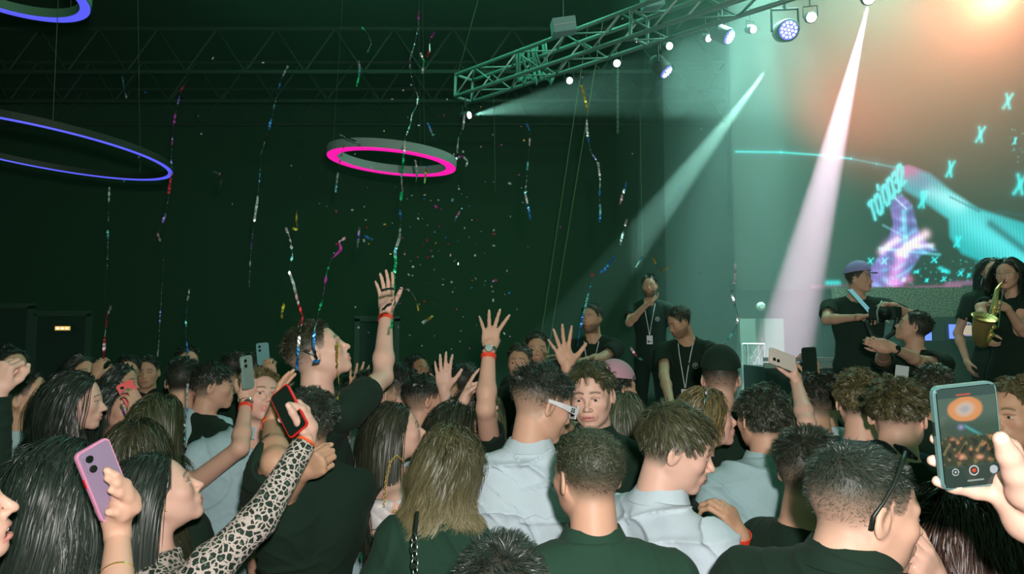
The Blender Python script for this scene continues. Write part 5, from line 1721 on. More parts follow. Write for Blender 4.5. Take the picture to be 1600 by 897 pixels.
person('person with long straight ash-brown hair below the pink cap', (975, 655, 3.15), 5, fem=True, skin='b', hair=S(H_BROWN, kind='long', len=0.42, n=3500, w=0.0036, clump=0.4, col=(0.045, 0.060, 0.035), col2=(0.15, 0.17, 0.10)), top=CB(M_WHITE, sleeve='none'))
person('person with dark curly hair wearing a pink cap backwards', (966, 606, 3.5), 60, skin='b', hs=0.92, hair=S(H_BLACK, top=0.04, side=0.02, fade=(-0.06, 0.0), n=3000, w=0.0034, curlf=1.4, curlr=0.5), top=CB(M_BLACK), cap=dict(m=mat('pink_cloth', (0.62, 0.34, 0.42), 0.8), m2=mat('pink_cloth'), back=True))
# left middle
PG = person('person with smooth long brown hair from behind, arm out with watch and red wristband', (250, 662, 2.95), 38, fem=True, skin='a', hair=S(H_BROWN, kind='long', len=0.30, n=4000, w=0.0032, clump=0.45, col=(0.028, 0.036, 0.014), col2=(0.10, 0.11, 0.05)), top=CB(M_BLACK, sleeve='none', neck='strap'),
            arms={'r': dict(w=(385, 626, 3.0), e=(362, 715, 2.8), to=(390, 592, 3.0), palm=(-0.5, 0.8, 0), pose='grip', band=True, watch=True, bo=0.04, sh=(0.03, 0, 0))})
person('person with wavy black hair in profile, bare upper arm, gazing right', (118, 628, 2.75), 104, fem=True, skin='d', hair=S(H_BLACK, kind='long', len=0.40, n=4200, w=0.0034, curlf=2.0, curlr=0.18, vol=0.016, col2=(0.03, 0.04, 0.03)), top=CB(M_BLACK, sleeve='none', neck='strap'))
person('person with a short dark fade and white collar looking up to the right', (42, 622, 3.1), 80, hyaw=112, hp=14, skin='c', hair=S(H_BLACK, top=0.030, side=0.005, fade=(-0.02, 0.05), n=3500, w=0.0028, stub=0.4), top=CB(M_WHITE))
person('person at the left edge in a black jacket raising a closed hand', (-72, 640, 2.2), 60, skin='d', hair=S(H_BLACK, n=1500), top=dict(m=M_BLACK, sleeve='long', t=0.018, name='jacket'),
       arms={'r': dict(w=(4, 760, 1.95), e=(60, 780, 2.1), to=(16, 722, 1.95), palm=(0, -1, 0), pose='fist', band=True, bo=0.0)} if False else {'l': dict(w=(-4, 612, 2.2), e=(70, 800, 2.2), to=(2, 580, 2.2), palm=(0, 1, 0), pose='fist')})
PH = person('person filming with a small red phone held before the face', (186, 640, 3.25), 150, hyaw=140, hp=8, fem=True, skin='b', hair=S(H_BLACK, kind='long', len=0.3, n=2200, w=0.0036), top=CB(M_BLACK),
            arms={'l': dict(w=(206, 652, 3.0), e=(208, 730, 3.05), to=(214, 618, 3.0), palm=(-1, 0.2, 0), pose='grip')})
person('person in a white T-shirt with the back turned, under a falling silver streamer', (287, 596, 3.6), 15, skin='b', hair=S(H_BLACK, top=0.035, side=0.008, n=3000, w=0.003), top=CB(M_PALE))
person('person in a black T-shirt with a long dark fringe in profile', (333, 604, 3.6), 60, hyaw=92, skin='b', hair=S(H_BLACK, top=0.065, side=0.015, fade=(-0.03, 0.04), n=4500, w=0.003, mess=0.3, fringe=0.5, grav=0.35, curlf=0.8, curlr=0.3, lift=0.4, col2=(0.03, 0.035, 0.02)), top=CB(M_BLACK))
person('fair-haired person with an upturned face in an open white shirt', (406, 620, 3.1), 168, hyaw=160, lean=(0.14, 0), hp=14, hr=-8, skin='d', mouth=0.003, brow=(0.12, 0.09, 0.04), hair=S(H_LIGHT, top=0.040, side=0.006, fade=(-0.03, 0.04), n=4500, w=0.0028, mess=0.3, fringe=0.3), top=dict(m=M_PALE, sleeve='short', collar=True, fold=0.006), wide=1.1)
# centre back rows
person('person in profile with a dark fringe behind the white T-shirt', (628, 606, 3.7), 66, skin='b', hair=S(H_BLACK, top=0.05, side=0.012, fade=(-0.02, 0.05), n=3500, w=0.0032, curlf=1, curlr=0.3), top=CB(M_BLACK))
person('person with slicked dark hair and striped black sleeve in profile', (664, 625, 3.4), 72, skin='b', hair=S(H_BLACK, top=0.04, side=0.006, fade=(-0.02, 0.045), n=4000, w=0.003, lift=0.1, mess=0.1, comb=(0, -0.9, 0), stub=0.5), top=CB(M_BLACK))
person('person with dark hair looking right, close behind the slicked hair', (690, 612, 3.9), 78, skin='c', hair=S(H_BLACK, top=0.035, side=0.01, n=2500, w=0.0034), top=CB(M_BLACK))
person('person with raised brows and open smile looking up toward the streamers', (651, 582, 4.6), 130, hp=12, hyaw=145, skin='e', mouth=0.005, teeth=True, hair=S(H_BLACK, top=0.02, side=0.006, n=1500, w=0.004), top=CB(M_BLACK))
person('person with a closed-lipped pale face and dark hair in the dark behind a raised hand', (694, 588, 5.0), 185, fem=True, skin='c', hair=S(H_BLACK, kind='long', len=0.3, n=1200, w=0.006), top=CB(M_BLACK),
       )
person('person reaching up with both hands behind the slim raised arm', (730, 600, 4.0), 40, skin='b', hair=S(H_BLACK, top=0.03, n=1500, w=0.004), top=CB(M_BLACK),
       arms={'l': dict(w=(697, 622, 3.7), e=(722, 690, 3.6), to=(680, 585, 3.75), palm=(0, -1, 0), pose='droop')})
person('person with wet-looking curls and an upturned face in a white top', (744, 640, 3.3), 84, hp=20, skin='d', hair=S(H_DARK, top=0.05, side=0.02, fade=(-0.05, 0.01), n=3000, w=0.003, curlf=1.5, curlr=0.5), top=CB(M_WHITE, sleeve='none', neck='strap'), hs=0.9,
       arms={'l': dict(w=(694, 610, 3.35), e=(722, 700, 3.3), to=(693, 588, 3.35), palm=(0, 1, 0), pose='up')})
person('person in a blue floral shirt with fair hair below the raised arm', (758, 650, 3.55), 20, fem=True, skin='b', hair=S(H_LIGHT, kind='long', len=0.3, n=2500, w=0.004, col=(0.06, 0.075, 0.03), col2=(0.2, 0.22, 0.12)), top=CB(M_FLORAL))
person('person with one forearm and red wristband raised behind the white T-shirt', (560, 615, 3.7), 10, skin='c', hair=S(H_BLACK, n=1500, w=0.004), top=CB(M_BLACK),
       arms={'l': dict(w=(555, 625, 3.35), e=(546, 690, 3.35), to=(558, 596, 3.35), palm=AWAY, pose='up', band=True)})
person('person behind holding up an open palm between the two curly heads', (880, 600, 3.4), 10, skin='b', hair=S(H_BLACK, n=1500, w=0.004), top=CB(M_BLACK),
       arms={'r': dict(w=(887, 573, 3.2), e=(905, 650, 3.2), to=(878, 540, 3.2), palm=(0.3, -1, 0), pose='open', hs=1.05)})
person('person looking away from the stage with a hand raised holding a teal phone', (405, 580, 4.3), 20, skin='c', hair=S(H_BLACK, n=1500, w=0.004), top=CB(M_BLACK),
       arms={'r': dict(w=(425, 595, 3.9), e=(430, 660, 3.9), to=(418, 565, 3.9), palm=(0, 1, 0), pose='grip')})
person('person with round wire glasses shielding a phone high above the wavy black hair', (126, 582, 4.6), 150, fem=True, skin='c', glasses='thin', hair=S(H_BLACK, kind='long', len=0.3, n=1500, w=0.005), top=CB(M_BLACK),
       arms={'l': dict(w=(150, 588, 4.2), e=(140, 650, 4.3), to=(154, 566, 4.2), palm=(0, 1, 0), pose='grip')})
person('person with shining glasses peering from the dark back row', (200, 582, 4.9), 185, skin='c', glasses='thin', hair=S(H_BLACK, top=0.03, n=1500, w=0.004), top=CB(M_BLACK))
person('person with a dark face and curls at the far left of the back row', (14, 575, 3.9), 150, skin='c', hair=S(H_BLACK, top=0.05, n=1800, w=0.004, curlf=1, curlr=0.5), top=CB(M_BLACK))
person('person with a greenish face low under the shining glasses', (190, 598, 4.3), 120, fem=True, skin='c', hair=S(H_BLACK, kind='long', len=0.3, n=1200, w=0.005), top=CB(M_BLACK))
person('small-looking person at the back beside the falling blue streamer', (230, 582, 5.2), 190, skin='c', hair=S(H_BLACK, n=1200, w=0.005), top=CB(M_BLACK))
person('person at the back right behind the blue streamer, face half lit', (292, 566, 5.0), 170, skin='c', hair=S(H_BLACK, n=1200, w=0.005), top=CB(M_BLACK))
person('person at the back with a bright cheek above the black T-shirt with the fringe', (372, 575, 4.8), 60, skin='c', hair=S(H_BLACK, n=1200, w=0.005), top=CB(M_BLACK))
person('blurry person close to the raised watch arm in the dark', (812, 566, 4.6), 190, skin='c', hair=S(H_DARK, top=0.05, n=1500, w=0.005, curlf=1, curlr=0.5), top=CB(M_BLACK))
person('person in the dark with a faint face above the curly head with white sunglasses', (838, 546, 4.9), 175, skin='c', hair=S(H_DARK, top=0.03, n=1500, w=0.005), top=CB(M_BLACK))
person('person with dark hair low before the flight case', (1292, 622, 3.6), 20, skin='b', hair=S(H_BLACK, top=0.05, n=2500, w=0.004, curlf=1, curlr=0.5), top=CB(M_WHITE))
person('person filming the stage with a dark phone held upright', (1262, 600, 3.9), 10, skin='b', hair=S(H_BLACK, n=1500, w=0.004), top=CB(M_BLACK),
       arms={'r': dict(w=(1273, 590, 3.6), e=(1290, 660, 3.6), to=(1270, 560, 3.6), palm=(-0.5, 1, 0), pose='grip', band=True)})
person('person in dark clothes with brown hair between the mop of hair and the big fade', (1460, 610, 3.3), 0, skin='c', hair=S(H_DARK, top=0.04, n=2500, w=0.0035), top=CB(M_BLACK))
# hands reaching in: owner of the big phone, just outside the picture
PHN = person('person outside the picture edge whose hand holds the big phone up', (1830, 800, 1.15), -30, skin='d', hair=S(H_DARK, n=1500), top=dict(m=M_BLACK, sleeve='short'), h=0.0034,
             arms={'l': dict(w=(1652, 838, 0.96), e=(1760, 960, 1.0), palm=(0, -1, 0), sh=(-0.08, -0.02, -0.02),
                             chains=[[(1652, 838, 0.96, 0.030), (1610, 812, 0.97, 0.034), (1582, 778, 0.98, 0.026), (1575, 755, 0.98, 0.022)],
                                     [(1640, 800, 0.96, 0.030), (1604, 770, 0.945, 0.024), (1590, 740, 0.935, 0.018), (1576, 712, 0.93, 0.0145), (1564, 686, 0.925, 0.0105)],
                                     [(1600, 800, 0.98, 0.024), (1560, 774, 0.985, 0.0125), (1524, 768, 0.99, 0.0108), (1490, 760, 0.99, 0.0100), (1465, 752, 0.99, 0.0080)],
                                     [(1600, 790, 1.0, 0.022), (1560, 745, 1.015, 0.0125), (1500, 728, 1.01, 0.0105), (1458, 720, 1.0, 0.0085)],
                                     [(1600, 780, 1.0, 0.022), (1566, 715, 1.02, 0.0125), (1500, 694, 1.012, 0.0105), (1462, 686, 1.0, 0.0085)],
                                     [(1610, 775, 1.0, 0.020), (1580, 700, 1.02, 0.0125), (1530, 665, 1.02, 0.0105), (1490, 655, 1.012, 0.0085)]])})

# ------------------------------------------------------------------ people on the stage
STF = STZ


def staff(label, head, yaw, lany=True, logo=True, **kw):
    i = person(label, head, yaw, floor_z=kw.pop('floor_z', STF), top=dict(m=M_BLACK, sleeve='short'), near=0.35, **kw)
    if lany or logo: add_lanyard(i, lany, logo)
    return i


sv = 0.25
staff('staff person in a black T-shirt with a round logo leaning at the stage edge', (924, 497, 5.6), 190, hyaw=205, skin='c', hair=S(H_BLACK, top=0.02, side=0.004, n=1500, w=0.004), beard=0.6, floor_z=0.45,
      arms={'l': dict(w=(893, 562, 5.2), e=(942, 570, 5.3), to=(880, 555, 5.2), palm=(0, 0, -1), pose='relaxed')} if False else {'r': dict(w=(880, 560, 5.2), e=(905, 590, 5.2), to=(862, 556, 5.2), palm=(0, 0, -1)), 'l': dict(w=(905, 566, 5.0), e=(946, 562, 5.3), to=(885, 566, 5.0), palm=(0, 0, -1))})
staff('staff person farthest back in the haze, lanyard card, hand at the chest', (1015, 447, 7.4), 185, skin='c', hair=S(H_DARK, n=1200, w=0.005), beard=0.7,
      arms={'r': dict(w=(1010, 476, 7.1), e=(988, 510, 7.0), to=(1022, 470, 7.1), palm=(0, 0, 1))})
staff('staff person bending the head down with a lanyard card, standing nearer in the haze', (1062, 503, 5.6), 190, hyaw=240, hp=-25, skin='c', hair=S(H_DARK, top=0.03, n=1500, w=0.004), beard=0.5, floor_z=0.35,
      arms={'r': dict(w=(1050, 640, 4.9), e=(1034, 590, 5.2), palm=(0, 0, -1)), 'l': dict(w=(1106, 612, 5.2), e=(1114, 570, 5.3), palm=(0, 0, -1))})
PCAM = staff('camera operator in black with a pale flat cap and blue strap holding a gimbal', (1342, 436, 5.9), 165, hyaw=115, lany=False, logo=False, skin='b', wide=1.2, hair=S(H_DARK, n=900, w=0.005), cap=dict(m=mat('lilac_cloth', (0.34, 0.30, 0.62), 0.8)),
             arms={'r': dict(w=(1340, 496, 5.5), e=(1300, 505, 5.6), to=(1362, 492, 5.45), palm=(0, 0, -1), pose='grip', bracelet=M_STEEL, bro=0.0), 'l': dict(w=(1398, 478, 5.5), e=(1430, 500, 5.7), to=(1384, 474, 5.5), palm=(-1, 0, 0), pose='grip')})
PHE = staff('crouching helper with tattooed forearms looking up at the camera operator', (1428, 512, 4.9), 200, hyaw=268, hp=22, lany=False, logo=False, skin='b', hair=S(H_BLACK, top=0.025, side=0.004, n=1800, w=0.004), floor_z=0.30,
            arms={'r': dict(w=(1384, 546, 4.4), e=(1360, 575, 4.6), to=(1360, 532, 4.4), palm=(0.2, 1, 0), pose='grip'), 'l': dict(w=(1398, 545, 4.4), e=(1432, 585, 4.5), to=(1372, 534, 4.4), palm=(0, 1, -0.3), pose='grip', watch='dark')})
PSX = person('saxophone player with long dark hair and thin glasses in a black dress', (1575, 428, 5.2), 195, hyaw=200, hp=-4, fem=True, skin='b', glasses='thin', floor_z=STF, near=0.5, h=0.007,
             hair=S(H_BLACK, kind='long', len=0.42, n=3000, w=0.003, curlf=1.0, curlr=0.1, vol=0.02), top=dict(m=M_BLACK, sleeve='short', name='dress', hem=0.72, sl=0.3), legs='shorts', bottom=M_BLACK,
             arms={'r': dict(w=(1538, 520, 4.95), e=(1530, 478, 5.1), to=(1544, 535, 4.9), palm=(1, 0, 0), pose='grip'), 'l': dict(w=(1574, 482, 4.9), e=(1604, 508, 5.0), to=(1556, 474, 4.88), palm=(-0.5, 1, 0), pose='grip')})
person('person in black half hidden behind the saxophone player', (1550, 424, 5.9), 165, fem=True, skin='b', hair=S(H_BLACK, kind='long', len=0.3, n=1200, w=0.006), top=CB(M_BLACK), floor_z=STF, near=0.3)

# ------------------------------------------------------------------ things held and carried
phone(163, 750, 1.40, (143, 700, 1.38), (1.0, -0.50, 0.12), M_PLPINK, 'pink phone with a mauve back and red side button held up in the left foreground', back=True, backm=M_PINKBACK, L=0.160, Wd=0.074)
phone(452, 642, 2.0, (436, 610, 2.03), (-0.45, -1, 0.25), M_PLRED, 'red-cased phone with a dark screen held up by the leopard print sleeve', back=False, L=0.150, Wd=0.072)
phone(203, 616, 3.1, (196, 604, 3.1), (0.5, -1, 0.3), M_PLRED, 'small red phone held before a face in the dark left crowd', back=True, L=0.12, Wd=0.07)
phone(386, 582, 2.95, (385, 570, 2.95), (1, -0.35, 0.1), M_ALU, 'slim grey phone held up edge-on above the watch and red wristband', back=True, L=0.145, Wd=0.07)
phone(411, 553, 4.0, (410, 540, 4.0), (0.2, -1, 0), mat('teal_plastic', (0.10, 0.30, 0.32), 0.4), 'small teal phone raised in the dark back rows', back=True, L=0.13, Wd=0.07)
phone(1222, 562, 2.9, (1206, 556, 2.88), (-0.3, -1, 0.35), mat('pale_phone', (0.78, 0.66, 0.62), 0.4), 'pale phone held out flat by the braceleted raised arm', back=True, L=0.145, Wd=0.07)
phone(1265, 565, 3.55, (1264, 550, 3.55), (0, -1, 0.05), M_PLBLACK, 'dark phone filming the stage in the middle of the right crowd', back=False, L=0.15, Wd=0.075)
# the big phone with its live picture
root, pc, PXv, PYv, PNv = phone(1511, 680, 0.985, (1503, 600, 0.985), (0.02, -1, 0.06), mat('phone_frame_teal', (0.16, 0.30, 0.30), 0.3, 0.4), 'large phone at the right edge showing the concert on its recording screen', back=False, L=0.150, Wd=0.094)
nx, ny = 110, 180
hw, hl = 0.094 / 2 - 0.0045, 0.150 / 2 - 0.0045
gu, gv = np.meshgrid(np.linspace(-1, 1, nx), np.linspace(-1, 1, ny))
base = np.array(pc + PNv * 0.0062)
Pp = base + gu.reshape(-1, 1) * hw * np.array(PXv) * 1 + gv.reshape(-1, 1) * hl * np.array(PYv)
u_, v_ = gu.ravel(), gv.ravel()
sx_ = 1.0 if PXv.x > 0 else -1.0
u_ = u_ * sx_
pc_ = np.zeros((len(u_), 3)) + np.array([0.05, 0.10, 0.07])
rng = np.random.default_rng(12)
nzz = lambda fx, fy, s: 0.5 + 0.25 * np.sin(u_ * fx + s + 2 * np.sin(v_ * fy * 0.6)) + 0.25 * np.sin(v_ * fy + 1.3 * s + 2 * np.sin(u_ * fx * 0.5))


def pset(c, m): pc_[:] = pc_ * (1 - m[:, None]) + np.array(c) * m[:, None]


pset((0.10, 0.17, 0.13), sstep(0.15, 0.5, v_) * 0.8)
gl = np.sqrt(((u_ + 0.08) / 0.62) ** 2 + ((v_ - 0.56) / 0.26) ** 2) + 0.10 * nzz(9, 12, 0.4)
pset((0.80, 0.33, 0.12), sstep(1.12, 0.92, gl)); pset((0.72, 0.55, 0.42), sstep(0.8, 0.35, gl)); pset((0.45, 0.45, 0.45), sstep(0.55, 0.1, gl))
pset((0.04, 0.09, 0.08), (v_ > 0.80) * 0.95); pset((0.75, 0.10, 0.06), ((np.abs(v_ - 0.855) < 0.022) & (np.abs(u_ + 0.10) < 0.24)) * 0.85)
l_ = np.abs(v_ - (0.20 - 0.42 * (u_ + 0.1))); pset((0.06, 0.42, 0.42), np.exp(-(l_ / 0.035) ** 2) * (u_ > -0.15) * (u_ < 0.45))
pset((0.35, 0.35, 0.62), np.exp(-(((u_ + 0.28) / 0.10) ** 2 + ((v_ - 0.20) / 0.05) ** 2)))
crowd = sstep(0.08, -0.02, v_ + 0.05 * nzz(14, 3, 2)) * sstep(-0.66, -0.5, v_)
pset((0.045, 0.055, 0.025), crowd * 0.95); pset((0.20, 0.17, 0.07), crowd * (nzz(22, 26, 1.0) > 0.72)); pset((0.02, 0.03, 0.02), crowd * (nzz(17, 19, 4.0) < 0.3))
for k in range(16):
    cx, cy_ = rng.uniform(-0.7, 0.8), rng.uniform(-0.5, 0.0)
    pset((0.70, 0.28, 0.14), np.exp(-(((u_ - cx) / 0.055) ** 2 + ((v_ - cy_) / 0.03) ** 2)) * rng.uniform(0.4, 1.0))
for (cx, cy_, r1) in ((-0.34, -0.40, 0.10), (0.25, -0.44, 0.12)):
    pset((0.85, 0.40, 0.24), np.exp(-(((u_ - cx) / r1) ** 2 + ((v_ - cy_) / 0.05) ** 2)))
pset((0.02, 0.05, 0.04), (v_ < -0.62) * 0.75)
asp = hl / hw


def ring(cx, cy_, r0, r1): q = np.sqrt((u_ - cx) ** 2 + ((v_ - cy_) * asp) ** 2); return ((q > r0) & (q < r1)) * 1.0


pset((0.03, 0.04, 0.04), ring(0.02, -0.70, 0, 0.15)); pset((0.85, 0.85, 0.82), ring(0.02, -0.70, 0.135, 0.17)); pset((0.85, 0.10, 0.03), ring(0.02, -0.70, 0, 0.07))
pset((0.03, 0.05, 0.06), ring(-0.62, -0.70, 0, 0.11)); pset((0.75, 0.82, 0.80), ring(-0.62, -0.70, 0.095, 0.12)); pset((0.7, 0.85, 0.85), ring(-0.62, -0.70, 0, 0.035)); pset((0.62, 0.66, 0.70), ring(0.70, -0.72, 0, 0.14))
pset((0.5, 0.6, 0.55), ((np.abs(v_ + 0.90) < 0.012) & (np.abs(u_ - 0.05) < 0.28)) * 0.7)
ii = np.arange(nx * ny).reshape(ny, nx)
Qs = np.stack([ii[:-1, :-1], ii[:-1, 1:], ii[1:, 1:], ii[1:, :-1]], -1).reshape(-1, 4)
mkmesh('live_picture', Pp, Qs, mat('phone_picture', (0.01, 0.01, 0.01), 0.15, eattr=True, estr=0.85), root, pc_, smooth=False)

# white quilted bag on a chain, hanging from the long-haired one's arm
bc = W(614, 801, 2.50)
bg = empty('shoulder_bag', bc, 'small white quilted shoulder bag with a gold chain strap hanging under a bare arm', 'bag')
X_, Y_, Z_ = Vector((1, 0.05, 0.10)).normalized(), None, None
Z_ = Vector((-0.12, 0, 1)).normalized(); Y_ = Z_.cross(X_).normalized()
n_, m_ = 40, 26
for sgn, nm in ((-1, 'front_panel'), (1, 'back_panel')):
    Vv = []
    for j in range(m_):
        for i in range(n_):
            a, b_ = -1 + 2 * i / (n_ - 1), -1 + 2 * j / (m_ - 1)
            q = abs(sin((a * 3.0 + b_ * 1.8) * pi / 2)) * abs(sin((a * 3.0 - b_ * 1.8) * pi / 2))
            edge = (1 - abs(a) ** 6) * (1 - abs(b_) ** 6)
            Vv.append(bc + X_ * a * 0.080 + Z_ * b_ * 0.050 + Y_ * sgn * (0.012 + (0.016 + 0.005 * q ** 0.5) * edge ** 0.4))
    ii = np.arange(n_ * m_).reshape(m_, n_)
    Qb = np.stack([ii[:-1, :-1], ii[:-1, 1:], ii[1:, 1:], ii[1:, :-1]], -1).reshape(-1, 4)
    mkmesh(nm, [tuple(v) for v in Vv], Qb, mat('bag_leather', (0.66, 0.62, 0.62), 0.45), bg)
b = MB(); b.box(bc, (0.160, 0.026, 0.100), Matrix((X_, Y_, Z_)).transposed()); b.build('gusset', mat('bag_leather'), bg, bevel=0.006)
b = MB(); b.lathe([(0.007, 0), (0.007, 0.004), (0.004, 0.006)], bc + Y_ * -0.036 + X_ * 0.012 + Z_ * 0.012, -Y_, 14); b.build('clasp', M_GOLD, bg)


def chain(parent, pts, step, r, wr, m, name):
    P_ = [Vector(p) for p in pts]; out = []; acc = 0.0; b = MB(); k = 0
    for a_, c_ in zip(P_[:-1], P_[1:]):
        L_ = (c_ - a_).length; t = acc
        while t < L_:
            p = a_ + (c_ - a_) * (t / L_); u = (c_ - a_).normalized()
            s_ = u.orthogonal().normalized() if k % 2 else u.cross(u.orthogonal()).normalized()
            b.tube([p + u * r * 1.35 * cos(2 * pi * j / 10) + s_ * r * sin(2 * pi * j / 10) for j in range(11)], wr, 5, False)
            t += step; k += 1
        acc = t - L_
    return b.build(name, m, parent, smooth=True)


chain(bg, [W(600, 790, 2.46), W(603, 752, 2.47), W(610, 722, 2.50), W(620, 712, 2.56), W(632, 722, 2.62)], 0.009, 0.0045, 0.0014, M_GOLD, 'chain_strap')
# silver chain strap over the dark green top
sbg = empty('crossbody_bag', W(655, 1010, 1.95), 'bag on a silver chain strap hanging down the dark green top', 'bag')
b = MB(); b.box(W(655, 1010, 1.93), (0.2, 0.06, 0.14)); b.build('bag_body', M_PLBLACK, sbg, bevel=0.015)
p_ = [W(652, 800, 1.99), W(648, 842, 1.93)]
b = MB(); b.tube(p_, 0.006, 6); b.build('leather_strap', M_PLBLACK, sbg)
chain(sbg, [W(647, 842, 1.93), W(649, 897, 1.905), W(652, 980, 1.91)], 0.021, 0.0105, 0.0022, M_STEEL, 'chain_strap')

# ------------------------------------------------------------------ gimbal camera and saxophone
gm = empty('camera_gimbal', W(1372, 512, 5.35), 'black video camera on a hand-held gimbal with a pale rig', 'camera')
c = W(1378, 490, 5.3)
b = MB(); b.box(c, (0.15, 0.13, 0.10)); b.build('camera_body', M_FIX, gm, bevel=0.01)
b = MB(); b.box(c + Vector((0.11, -0.02, 0.01)), (0.06, 0.02, 0.08)); b.build('monitor', M_SCREENGLASS, gm, bevel=0.004)
b = MB(); b.lathe([(0.036, 0), (0.040, 0.05), (0.038, 0.11), (0.045, 0.12)], c + Vector((-0.03, -0.06, 0)), (-0.35, -1, -0.1), 20); b.build('camera_lens', M_PLBLACK, gm, smooth=True)
b = MB(); b.tube([W(1398, 478, 5.32), W(1402, 500, 5.3), W(1396, 520, 5.3), W(1380, 532, 5.3), W(1362, 524, 5.32), W(1354, 500, 5.35)], 0.018, 10); b.build('gimbal_arm', M_FIX, gm, smooth=True)
b = MB(); b.tube([W(1380, 530, 5.3), W(1379, 560, 5.3)], 0.02, 10); b.build('grip_handle', M_FIX, gm, smooth=True)
b = MB(); b.tube([W(1372, 505, 5.2), W(1370, 486, 5.2), W(1378, 470, 5.22)], 0.006, 6); b.tube([W(1384, 500, 5.2), W(1392, 508, 5.2)], 0.010, 6); b.build('rig_bracket', M_ALU, gm, smooth=True)
st_ = MB(); st_.prism([(-0.02, -0.5), (0.02, -0.5), (0.02, 0.5), (-0.02, 0.5)], (W(1328, 452, 5.66) + W(1362, 490, 5.36)) / 2, (W(1362, 490, 5.36) - W(1328, 452, 5.66)).cross(Vector((0, 1, 0))).normalized(), (W(1362, 490, 5.36) - W(1328, 452, 5.66)), Vector((0, 1, 0)), 0.004)
st_.build('strap', mat('strap_blue', (0.30, 0.50, 0.80), 0.6), gm)
sx = empty('saxophone', W(1545, 500, 4.85), 'golden alto saxophone played on the stage at the right edge', 'saxophone')
b = MB(); pts = [W(1567, 441, 4.98), W(1562, 446, 4.90), W(1558, 452, 4.86), W(1553, 480, 4.83), W(1546, 512, 4.82), W(1541, 528, 4.82), W(1535, 536, 4.80), W(1530, 532, 4.77), W(1532, 515, 4.73), W(1537, 500, 4.70)]
b.tube(pts, [0.006, 0.009, 0.014, 0.020, 0.028, 0.034, 0.038, 0.042, 0.052, 0.064], 14, False); b.build('sax_tube', M_GOLD, sx, smooth=True)
b = MB(); b.lathe([(0.064, 0.0), (0.078, 0.02), (0.080, 0.024), (0.060, 0.0)], pts[-1], (pts[-1] - pts[-2]), 24); b.build('bell_rim', M_GOLD, sx, smooth=True)
b = MB(); b.tube([W(1570, 437, 5.03), W(1566, 442, 4.97)], [0.006, 0.009], 8); b.build('mouthpiece', M_PLBLACK, sx, smooth=True)
for k in range(9):
    q = pts[3] + (pts[5] - pts[3]) * (k / 8.0 * 1.0 - 0.1) + Vector((0.012 * (-1) ** k, -0.035, 0))
    b = MB(); b.lathe([(0.013 + 0.001 * k, 0), (0.013 + 0.001 * k, 0.005), (0.006, 0.008)], q, (0.2 * (-1) ** k, -1, 0), 12); b.build('key', M_GOLD, sx, smooth=True)
b = MB(); b.tube([pts[2] + Vector((-0.02, -0.02, 0)), pts[4] + Vector((-0.045, -0.03, 0))], 0.0035, 5); b.tube([pts[2] + Vector((0.025, -0.02, 0)), pts[4] + Vector((0.04, -0.03, 0))], 0.0035, 5); b.build('key_rods', M_STEEL, sx)
# helper's card, guard's logo
cd = MB(); cd.prism(rrect(0.085, 0.095, 0.006), W(1409, 583, 4.35), Vector((1, 0, -0.15)).normalized(), Vector((0.15, 0, 1)).normalized(), Vector((0, -1, 0)), 0.002)
cd.build('pass_card', M_PLWHITE, PHE['root'])

# ------------------------------------------------------------------ foil streamers
FC = {'s': (0.75, 0.80, 0.85), 'b': (0.05, 0.30, 0.80), 'c': (0.20, 0.65, 0.75), 'g': (0.02, 0.60, 0.22), 'r': (0.85, 0.04, 0.06), 'm': (0.75, 0.08, 0.55), 'v': (0.35, 0.20, 0.75), 'y': (0.95, 0.65, 0.10), 'p': (0.95, 0.55, 0.65), 'd': (0.08, 0.10, 0.10)}


